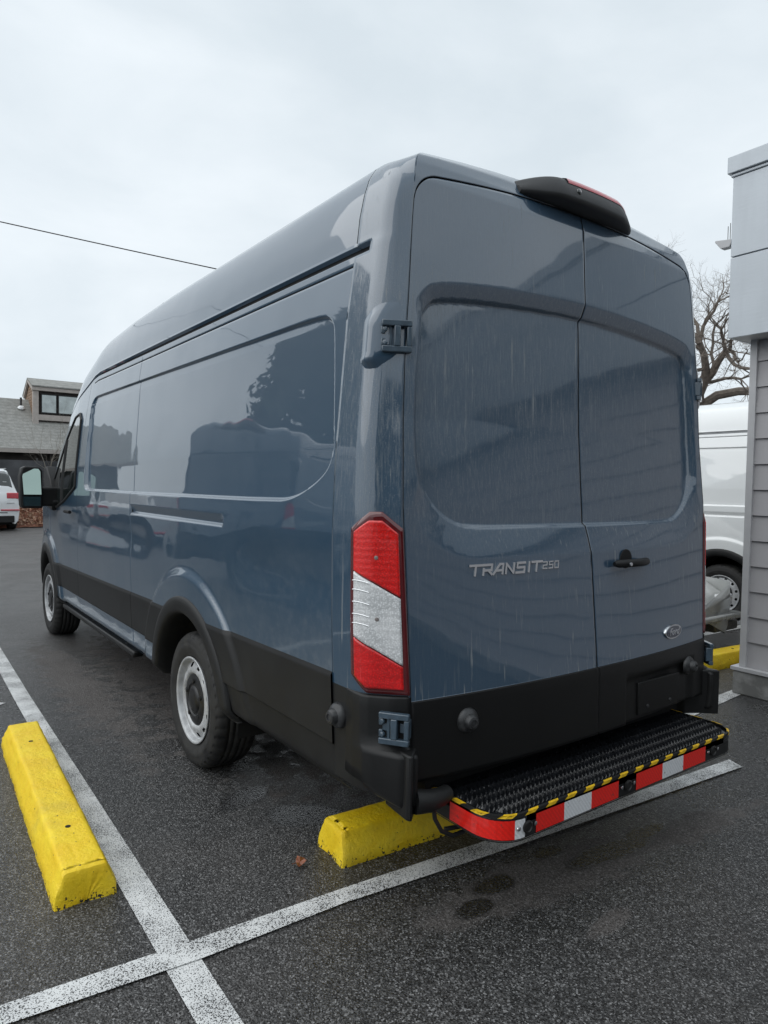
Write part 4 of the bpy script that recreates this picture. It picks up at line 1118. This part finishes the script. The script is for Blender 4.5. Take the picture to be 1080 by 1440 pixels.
# ================================================================== CARS
def car_paint(name, col, rough=.3):
    return simple(name, col, rough, coat=1, var=.04, scale=2)
M['mesh'] = simple('grey_mesh', (.10, .10, .095), .5, var=.5, scale=60)
M['car_white'] = car_paint('white_car_paint', (.74, .76, .77)); M['car_silver'] = car_paint('silver_car_paint', (.36, .37, .36))
def car(name, label, cat, paint_, L, Wd, st, loc, rz, glass_rng, suv=True, group='parked cars'):
    """st: stations (y, halfwidth factor, z belt, z roof, roof halfwidth factor)"""
    root = empty(name, label, cat, loc, rz, group); hw = Wd/2
    st = np.array(st, float); ys = np.unique(np.concatenate([st[:, 0], np.linspace(0, L, 70)]))
    P = []
    for y in ys:
        wf, zb, zr_, rf = (float(I(y, st[:, 0], st[:, k])) for k in (1, 2, 3, 4)); w = hw*wf
        sec = [(w*.90, .20), (w*.965, .28), (w*.99, .45), (w, .62), (w*.995, .80), (w*.97, zb-.05), (w*.945, zb), (w*.93, zb+.02*(zr_ > zb+.2)), (hw*rf+.03, max(zb+.01, zr_-.12)), (hw*rf, max(zb+.012, zr_-.06)), (hw*rf*.86, max(zb+.014, zr_-.015)), (hw*rf*.4, zr_+.012), (0, zr_+.018)]
        left = [(-a_, y, b_) for a_, b_ in sec]; right = [(a_, y, b_) for a_, b_ in sec[::-1][1:]]
        P.append(left+right)
    P = np.array(P); n = len(sec); nn = P.shape[1]
    yc = (P[:-1, :-1, 1]+P[1:, 1:, 1])/2; zc = (P[:-1, :-1, 2]+P[1:, 1:, 2])/2
    mi = np.zeros((P.shape[0]-1, nn-1), int); ks = np.arange(nn-1); side = (ks == 7) | (ks == nn-2-7)
    g0, g1, w0, w1, r0, r1 = glass_rng
    mi[((yc > g0) & (yc < g1)) & side[None]] = 1
    mi[:, (ks < 1) | (ks > nn-3)] = 2
    top = (ks >= 9) & (ks <= nn-11)
    mi[((yc > w0) & (yc < w1)) & top[None]] = 1; mi[((yc > r0) & (yc < r1)) & top[None]] = 1
    keep = np.ones(mi.shape, bool)
    axles = (L*.19, L*.81)
    for ax in axles: keep &= ~((np.hypot(yc-ax, zc-.34) < .40) & (ks < 5)[None]) & ~((np.hypot(yc-ax, zc-.34) < .40) & (ks > nn-7)[None])
    bo = grid('body', P, [paint_, M['glass'], M['rubber']], root, flip=True, mi=mi, keep=keep); autosmooth(bo, 50)
    for e in (0, -1):
        c = P[e].mean(0); c[2] = .5; R_ = [P[e]]
        for q, dd in ((.06, .03), (.5, .05), (.98, .055)):
            r = P[e]+(c-P[e])*q; r[:, 1] += (-dd if e == 0 else dd); R_.append(r)
        grid('bumper_skin', np.array(R_), paint_, root, flip=(e == 0))
    for ax in axles:
        for s in (-1, 1):
            xw = s*hw*.98
            th = np.linspace(0, 2*PI, 48, endpoint=False); prof = [(.215, 0), (.225, .012), (.30, .014), (.330, -.004), (.335, -.03), (.335, -.20)]
            Pw = np.zeros((48, len(prof), 3))
            for j, (r, o_) in enumerate(prof): Pw[:, j, 0] = xw+s*(o_-.01); Pw[:, j, 1] = ax+r*np.cos(th); Pw[:, j, 2] = .335+r*np.sin(th)
            t = grid('tyre', Pw, M['tyre'], root, wrap=True, flip=(s > 0))
            mb = MB()
            for k in range(5):
                a_ = 2*PI*k/5; u_ = Vector((0, math.cos(a_), math.sin(a_))); v_ = Vector((0, -math.sin(a_), math.cos(a_))); c_ = Vector((xw+s*.0, ax, .335))
                V = [c_+u_*.03+v_*.035, c_+u_*.215+v_*.02, c_+u_*.215-v_*.02, c_+u_*.03-v_*.035]; V2 = [v+Vector((-s*.03, 0, 0)) for v in V]
                mb.add(V+V2, [(0, 1, 2, 3), (0, 4, 5, 1), (2, 6, 7, 3), (1, 5, 6, 2)])
            mb.disc((xw-s*.03, ax, .335), (s, 0, 0), [(.22, 0), (.218, .03), (.205, .03), (.2, .002)], 32); mb.build('wheel_spokes', M['steel'], t)
            mb = MB().disc((xw-s*.035, ax, .335), (s, 0, 0), [(.21, 0), (.001, .002)], 24); mb.build('wheel_back', M['under'], t)
    mb = MB(); mb.box(-hw*.78, hw*.78, .1, L-.1, .18, .55); mb.build('floor_pan', M['under'], root)
    return root
suv = car('parked_car', 'white sport utility car seen from behind at the far left edge', 'car', M['car_white'], 4.7, 1.98,
          [(0, .93, 1.05, 1.12, .80), (.06, .96, 1.08, 1.30, .77), (.25, .985, 1.10, 1.66, .72), (.55, 1, 1.10, 1.80, .70), (1.6, 1, 1.08, 1.84, .71), (2.6, 1, 1.05, 1.78, .70), (3.4, .99, 1.02, 1.12, .78), (4.4, .95, .92, .96, .80), (4.7, .82, .70, .74, .7)],
          (.02, 20.6, 0), .02, (.5, 3.2, 2.65, 3.35, .04, .38))
for s in (-1, 1):
    mb = MB(); mb.box(min(s*.60, s*.95), max(s*.60, s*.95), -.045, .16, .93, 1.10); mb.build('tail_lamp', M['red_dull'], suv, bevel=.02)
    mb = MB(); mb.box(min(s*.45, s*.93), max(s*.45, s*.93), -.075, .05, .585, .625); mb.build('bumper_reflector', M['red_dull'], suv, bevel=.01)
    mb = MB(); mb.tube([Vector((s*.66, .5, 1.80)), Vector((s*.66, 2.6, 1.80))], .018, 6); mb.build('roof_rail', M['chrome'], suv)
mb = MB(); mb.box(-.80, .80, -.07, .0, .24, .44); mb.build('rear_diffuser', M['black'], suv, bevel=.02)
mb = MB(); mb.box(-.62, .62, -.062, -.02, .52, .55); mb.build('bumper_trim', M['chrome'], suv)
mb = MB(); mb.box(.60, .80, -.055, .0, .80, .812); mb.build('badge', M['chrome'], suv)
mb = MB(); mb.box(-.26, .26, -.085, -.02, .26, .40); mb.build('number_plate', M['rubber'], suv)
mb = MB(); mb.box(.52, .62, .12, .19, 1.32, 1.42); mb.build('window_sticker', M['car_white'], suv)

sed = [(0, .90, .90, .94, .78), (.10, .95, .98, 1.02, .76), (.9, 1, 1.0, 1.10, .72), (1.5, 1, 1.0, 1.40, .66), (2.2, 1, .98, 1.45, .66), (2.9, 1, .95, 1.38, .66), (3.6, .99, .92, 1.0, .76), (4.3, .95, .80, .84, .80), (4.55, .86, .66, .70, .78), (4.6, .80, .55, .60, .7)]
wc = car('parked_car', 'white car half hidden behind the wing mirror of the blue van', 'car', M['car_white'], 4.6, 1.82, sed, (6.6, 26.2, 0), PI/2+.12, (1.0, 3.5, 2.95, 3.55, .95, 1.45))
wc.scale = (1.1, 1.1, 1.2)
for s in (-1, 1):
    mb = MB(); mb.box(min(s*.90, s*1.05), max(s*.90, s*1.05), 3.0, 3.14, .98, 1.12); mb.build('wing_mirror', M['car_white'], wc, bevel=.03)
    mb = MB(); mb.box(min(s*.55, s*.84), max(s*.55, s*.84), 4.35, 4.60, .60, .72); mb.build('headlight', M['clear_lens'], wc, bevel=.03)

sc = car('parked_car', 'silver car nose with a mesh grille poking out behind the blue van at right', 'car', M['car_silver'], 4.5, 1.78, [(a_, b_, c_*.96, d__*.96, e_) for a_, b_, c_, d__, e_ in sed], (3.34, 6.12, 0), PI, (1.0, 3.5, 2.95, 3.55, .95, 1.45))
sc.scale = (1, 1, .80)
mb = MB()
for s in (-1, 1):
    mb = MB(); mb.box(min(s*.52, s*.80), max(s*.52, s*.80), 4.36, 4.60, .52, .655); mb.build('headlight', M['clear_lens'], sc, bevel=.03)
    mb = MB(); mb.box(min(s*.45, s*.86), max(s*.45, s*.86), 4.44, 4.62, .23, .34); gr = mb.build('lower_grille', M['mesh'], sc, bevel=.02)
mb = MB(); mb.box(-.84, .84, 4.46, 4.68, .37, .45); mb.build('bumper_bar', M['car_silver'], sc, bevel=.03)

# ================================================================== HOUSE, FENCE, LEAVES AT THE LEFT
def shingle():
    b = NB('weathered_shingles'); v = b.obj(); s3 = b.sep(v)
    br = b.n('ShaderNodeTexBrick'); b.t.links.new(b.obj((1, 1, 1)), br.inputs[0])
    n = b.noise(5, 5, .65); n2 = b.noise(22, 2)
    row = b.math('FRACT', b.math('MULTIPLY', s3[2], 7.0))
    c = b.mix(b.ramp(n, (.35, 0), (.7, 1)), (.24, .24, .225), (.37, .37, .35)); c = b.mix(b.ramp(n2, (.4, 0), (.7, .5)), c, (.20, .20, .19))
    b.set(Base_Color=b.mix(b.ramp(row, (.0, .5), (.15, 0)), c, (.05, .05, .05)), Roughness=.9); b.bump(b.math('ADD', row, n), .6, .02); return b.m
M['shingle'] = shingle()
M['cedar'] = simple('brown_cedar_clapboard', (.24, .155, .10), .75, var=.25, scale=9)
M['beige'] = simple('beige_trim', (.42, .38, .35), .7, var=.08)
M['darkwall'] = simple('dark_brown_wall', (.045, .038, .034), .85, var=.4, scale=2)
M['house_glass'] = simple('house_window_glass', (.30, .33, .33), .03, metal=.9, var=.2, scale=3)
M['net'] = simple('black_privacy_screen', (.055, .057, .062), .7, var=.5, scale=1.4, bump=.6, bscale=2.5)
hs = empty('house', 'low shingled house with a dormer window above the parked cars', 'house')
hx0, hx1 = -9, 12
mb = MB(); mb.box(hx0+.4, hx1-.4, 30.5, 36, 0, 2.75); mb.build('wall', M['darkwall'], hs)
mb = MB(); mb.prism([(30.0, 2.66), (30.0, 2.78), (32.86, 5.09), (36.3, 2.4), (36.3, 2.3), (32.86, 4.95)], 0, hx0, hx1); rf = mb.build('roof', M['shingle'], hs)
mb = MB(); mb.box(hx0-.02, hx1+.02, 29.93, 29.99, 2.60, 2.76); mb.build('gutter', M['beige'], hs)
mb = MB(); mb.tube([Vector((2.72, 32.3, 4.5)), Vector((2.72, 32.3, 5.10))], .045, 8); mb.build('vent_pipe', M['sensor'], rf)
mb = MB(); mb.disc((2.72, 32.2, 4.66), (0, -.6, 1), [(.15, -.02), (.10, .05), (.05, .06)], 12); mb.build('vent_flashing', M['car_white'], rf)
# dormer
dz = empty('dormer_tmp', '', ''); bpy.data.objects.remove(dz)
dx0, dx1 = 3.12, 6.3
mb = MB(); mb.prism([(31.55, 4.0), (31.55, 5.40), (32.55, 5.93), (33.9, 5.15), (33.3, 4.6), (32.8, 4.9)], 0, dx0+.03, dx1); dm = mb.build('dormer', M['darkwall'], hs)
z = 4.02; k = 0
while z < 5.8:
    y0 = 31.56 if z < 5.38 else 31.56+(z-5.38)/.53; yb = 31.45+(z-3.95)/.81*1.0; yb = min(yb+.12, 33.4) if z < 5.0 else 33.8-(z-5.2)*1.5
    ya = max(31.60, y0)
    if yb > ya+.05:
        mb = MB(); mb.box(dx0-.015, dx0+.03, ya, yb, z, z+.112); mb.build('clapboard', M['cedar'], dm)
    z += .125
mb = MB(); mb.box(dx0-.06, dx0+.16, 31.42, 31.60, 3.93, 5.36); mb.build('corner_post', M['beige'], dm)
mb = MB(); mb.box(dx0+.161, dx1, 31.44, 31.56, 4.10, 4.34); mb.build('sill_board', M['beige'], dm)
mb = MB(); mb.box(dx0-.10, dx1+.1, 31.34, 31.55, 5.37, 5.52); mb.build('fascia', M['beige'], dm)
mb = MB(); mb.prism([(31.30, 5.53), (31.30, 5.58), (32.55, 6.03), (33.8, 5.38), (33.8, 5.30), (32.55, 5.95)], 0, dx0-.12, dx1+.15); mb.build('dormer_roof', M['shingle'], dm)
mb = MB(); mb.prism([(31.36, 5.50), (32.55, 5.96), (33.75, 5.28), (33.6, 5.20), (32.55, 5.84), (31.40, 5.38)], 0, dx0-.11, dx0-.03); mb.build('rake_board', M['beige'], dm)
for x0, x1 in ((3.42, 3.98), (4.10, 5.42)):
    mb = MB(); mb.box(x0-.04, x1+.04, 31.47, 31.53, 4.40, 5.26); wf_ = mb.build('window', M['rubber'], dm)
    mb = MB(); mb.box(x0, x1, 31.45, 31.466, 4.45, 5.20); mb.build('pane', M['house_glass'], wf_)
# screen fence
fe = empty('screen_fence', 'dark screen fence sagging below the eaves of the house', 'fence')
P = np.zeros((90, 12, 3)); xs = np.linspace(-7, 10, 90); zs = np.linspace(.05, 2.25, 12)
P[..., 0] = xs[:, None]; P[..., 2] = zs[None]; P[..., 1] = 28.4+.06*np.sin(xs*1.9)[:, None]+.05*np.sin(zs*3+xs[:, None]*2.7)
grid('screen', P, M['net'], fe, flip=False)
P2 = P.copy(); P2[..., 1] += .02; grid('screen', P2, M['net'], fe, flip=True)
for x in np.arange(-7, 10.1, 2.43):
    mb = MB(); mb.tube([Vector((x, 28.48, 0)), Vector((x, 28.48, 2.35))], .03, 8); mb.build('post', M['sensor'], fe)
# leaves
V = []; F = []; mi = []
for i in range(7000):
    x = rng.uniform(.2, 5.2); y = rng.uniform(21.8, 25.2); hgt = .62*math.exp(-((x-2.0)/2.2)**2)*math.exp(-((y-23.6)/1.2)**2); z = hgt*rng.uniform(.92, 1.0)+rng.uniform(0.01, .10)
    if hgt < .08 and rng.random() < .6: continue
    a_ = rng.uniform(0, 2*PI); r = rng.uniform(.03, .07); n_ = Vector(rng.normal(0, .8, 3))+Vector((0, -.3, 1)); n_.normalize(); u_ = n_.orthogonal().normalized(); v_ = n_.cross(u_)
    c_ = Vector((x, y, z)); o_ = len(V)
    V += [c_+u_*r*math.cos(a_)+v_*r*math.sin(a_), c_+u_*r*.6*math.cos(a_+1.5)+v_*r*.6*math.sin(a_+1.5)+n_*.015, c_+u_*r*math.cos(a_+PI)+v_*r*math.sin(a_+PI), c_+u_*r*.6*math.cos(a_-1.6)+v_*r*.6*math.sin(a_-1.6)+n_*.012]
    F.append((o_, o_+1, o_+2, o_+3)); mi.append(int(rng.integers(0, 3)))
ML = [simple('leaf_tan', (.36, .21, .13), .8, var=.3), simple('leaf_rust', (.24, .10, .06), .8, var=.3), simple('leaf_brown', (.42, .28, .20), .8, var=.3)]
lp = mesh('fallen_leaves', V, F, ML, mi=mi, smooth=False); tag(lp, 'heap of dry brown fallen leaves beside the white car', 'leaves', kind='stuff')
P = np.zeros((40, 30, 3)); xs = np.linspace(.0, 5.4, 40); ys = np.linspace(21.9, 25.5, 30); P[..., 0] = xs[:, None]; P[..., 1] = ys[None]; P[..., 2] = .60*np.exp(-((xs[:, None]-2.0)/2.2)**2)*np.exp(-((ys[None]-23.6)/1.2)**2)-.05
tag(grid('leaf_litter_bank', P, ML[1]), kind='structure')
# single leaf by the wheel stop
def fallen_leaf(x, y, r, rz, label):
    n = 16; V = [(0, 0, .012)]; 
    for k in range(n):
        a_ = 2*PI*k/n; rr = r*(1+.28*math.cos(5*a_)+.1*math.sin(3*a_)); V.append((rr*math.cos(a_), rr*.7*math.sin(a_), .008+.016*abs(math.sin(a_*1.5))))
    V2 = [(a_, b_, c_-.0015) for a_, b_, c_ in V]
    F = [(0, 1+k, 1+(k+1) % n) for k in range(n)]+[(n+1, n+2+(k+1) % n, n+2+k) for k in range(n)]+[(1+k, n+2+k, n+2+(k+1) % n, 1+(k+1) % n) for k in range(n)]
    o = mesh('fallen_leaf', V+V2, F, simple('wet_leaf', (.26, .09, .045), .45, var=.4, scale=60), smooth=False); o.location = (x, y, .006); o.rotation_euler = (.08, -.1, rz); tag(o, label, 'leaf')
fallen_leaf(-.995, .575, .028, .4, 'single brown leaf on the wet asphalt left of the middle wheel stop')

# ================================================================== TREES, WIRE
def bark(name, col): return simple(name, col, .9, var=.35, scale=12, bump=.6, bscale=30)
M['bark'] = bark('bark', (.20, .17, .145)); M['twig'] = bark('twig_bark', (.13, .095, .085)); M['pale_bark'] = bark('pale_bark', (.22, .20, .17))
def bare_tree(label, loc, hgt, r0, seed, levels=5, lean=(0, 0), spread=.5, split=(2, 3), trunk_frac=.3, mat=None, twig=None, group='bare winter trees', cat='tree', grow=(.62, .92), wig=.16):
    rr = np.random.default_rng(seed); root = empty('bare_tree', label, cat, loc, 0, group)
    tr = MB(); br = MB()
    def branch(p, d, L, r, lev):
        n = 5 if lev < 3 else 3; pts = [p]; rad = [r]; dd = d.copy()
        for i in range(n):
            dd = (dd+Vector(rr.normal(0, wig if lev else .06, 3))+Vector((0, 0, .05))).normalized(); pts.append(pts[-1]+dd*L/n); rad.append(r*(1-.42*(i+1)/n))
        (tr if lev == 0 else br).tube(pts, rad, 8 if lev < 2 else (5 if lev < 3 else 3), cap=False)
        if lev >= levels: return
        k = int(rr.integers(split[0], split[1]+1))+(1 if lev == 0 else 0)
        for i in range(k):
            a_ = rr.uniform(0, 2*PI); sp = spread*rr.uniform(.7, 1.35)
            o1 = dd.orthogonal().normalized(); o2 = dd.cross(o1); nd = (dd*math.cos(sp)+(o1*math.cos(a_)+o2*math.sin(a_))*math.sin(sp)).normalized()
            branch(pts[-1], nd, L*rr.uniform(*grow), rad[-1]*.72, lev+1)
        for q in range(2, n) if lev > 0 else []:
            if rr.random() < .75:
                a_ = rr.uniform(0, 2*PI); sp = rr.uniform(.6, 1.1); o1 = dd.orthogonal().normalized(); o2 = dd.cross(o1)
                nd = (dd*math.cos(sp)+(o1*math.cos(a_)+o2*math.sin(a_))*math.sin(sp)).normalized(); branch(pts[q], nd, L*rr.uniform(.45, .7), rad[q]*.5, lev+1 if lev+1 < levels else levels)
    branch(Vector((0, 0, 0)), Vector((lean[0], lean[1], 1)).normalized(), hgt*trunk_frac, r0, 0)
    tr.build('trunk', mat or M['bark'], root, smooth=True); br.build('crown', twig or M['bark'], root, smooth=True)
    return root
bare_tree('bare spreading tree behind the white van at right', (17.3, 8.9, 0), 9.2, .34, 11, levels=6, spread=.66, trunk_frac=.43, split=(3, 4), grow=(.48, .76), wig=.24)
bare_tree('thin bare tree leaning behind the big bare tree', (21.5, 13.2, 0), 10, .14, 5, levels=5, spread=.40, trunk_frac=.36, grow=(.5, .75), mat=M['twig'], twig=M['twig'])
bare_tree('reddish bare shrub in front of the house dormer', (5.2, 29.2, 0), 3.9, .05, 21, levels=5, spread=.5, trunk_frac=.26, mat=M['twig'], twig=M['twig'])
bare_tree('slender pale sapling before the screen fence', (2.45, 25.2, 0), 3.0, .03, 33, levels=3, spread=.45, trunk_frac=.5, mat=M['pale_bark'], twig=M['pale_bark'])
bare_tree('bare tree in front of the eaves beside the reddish shrub', (3.9, 28.0, 0), 2.8, .035, 8, levels=5, spread=.45, trunk_frac=.3)

A = Vector((-13.5, 31.5, 12.75)); B = Vector((9.6, 14.62, 6.75))
cu_pts = [A+(B-A)*t+Vector((0, 0, -.35*4*t*(1-t)*.5)) for t in np.linspace(0, 1, 24)]
mb = MB(); mb.tube(cu_pts, .016, 6); o = mb.build('overhead_wire', M['rubber']); tag(o, 'thin black overhead wire crossing the sky left of the blue van', 'wire')
pl = empty('utility_pole', 'plain utility pole hidden behind the blue van, carrying the wire', 'pole', (9.65, 14.6, 0)); mb = MB(); mb.tube([Vector((0, 0, 0)), Vector((0, 0, 6.9))], [.14, .11], 10); mb.build('pole', M['bark'], pl, smooth=True)

# ================================================================== SURROUNDINGS ONLY MIRRORED IN THE PAINT
def conifer(label, loc, H, R, seed):
    rr = np.random.default_rng(seed); root = empty('conifer_tree', label, 'tree', loc, 0, 'evergreens around the lot'); mb = MB(); mb.tube([Vector((0, 0, 0)), Vector((0, 0, H))], [.22, .03], 8); mb.build('trunk', M['bark'], root)
    n = 9000; t = rr.uniform(0, 1, n)**.8; z = 1.0+(H-1.0)*t; a_ = rr.uniform(0, 2*PI, n); lob = 1+.28*np.sin(a_*5+z*3.1)+.2*np.sin(z*7)
    r = R*(1-t)**.75*lob*rr.uniform(.35, 1, n)**.5; c = np.stack([r*np.cos(a_), r*np.sin(a_), z-.25*r], -1)
    u_ = rr.normal(0, 1, (n, 3)); u_ /= np.linalg.norm(u_, axis=1)[:, None]; v_ = np.cross(u_, rr.normal(0, 1, (n, 3))); v_ /= np.linalg.norm(v_, axis=1)[:, None]; s_ = rr.uniform(.12, .26, n)[:, None]
    V = np.stack([c-u_*s_, c+v_*s_*.5, c+u_*s_, c-v_*s_*.5], 1).reshape(-1, 3); F = np.arange(4*n).reshape(-1, 4)
    mesh('crown', V, F, M['needle'], root, smooth=False)
M['needle'] = simple('evergreen_needles', (.028, .045, .026), .8, var=.5, scale=2)
conifer('dense evergreen seen only mirrored in the flank of the blue van', (-9.4, 15.0, 0), 10.4, 2.6, 1)
M['brick'] = simple('dull_brick', (.12, .085, .07), .85, var=.2)
b2 = empty('commercial_building', 'plain two storey block mirrored darkly in the rear doors of the blue van', 'building')
mb = MB(); mb.box(-16, 18, -34, -19, 0, 7.2); mb.build('wall', M['darkwall'], b2)
for i in range(12):
    for z in (1.2, 4.6):
        mb = MB(); mb.box(-15+i*2.75, -13.6+i*2.75, -19.06, -18.98, z, z+1.9); w_ = mb.build('window', M['glass'], b2)
for i, (x, y, h_) in enumerate(((-13, -14, 7.5), (-3, -17, 6.5), (9, -16, 8.0), (15, -12, 7))): conifer('evergreen %s' % ['at the far left behind the photographer', 'left of centre behind the photographer', 'right of centre behind the photographer', 'nearest the grey building behind the photographer'][i], (x, y, 0), h_, 3.0, 40+i)
index_children()

rc = car('parked_car', 'white car parked off to the left, its red lamps mirrored in the blue van', 'car', M['car_white'], 4.6, 1.85, sed, (-4.3, 14.2, 0), .15, (1.0, 3.5, 2.95, 3.55, .95, 1.45))
for s in (-1, 1):
    mb = MB(); mb.box(min(s*.50, s*.86), max(s*.50, s*.86), -.05, .12, .72, .86); mb.build('tail_lamp', M['red_lens'], rc, bevel=.02)
    mb = MB(); mb.box(min(s*.50, s*.86), max(s*.50, s*.86), -.05, .02, .30, .34); mb.build('bumper_reflector', M['red_lens'], rc, bevel=.01)
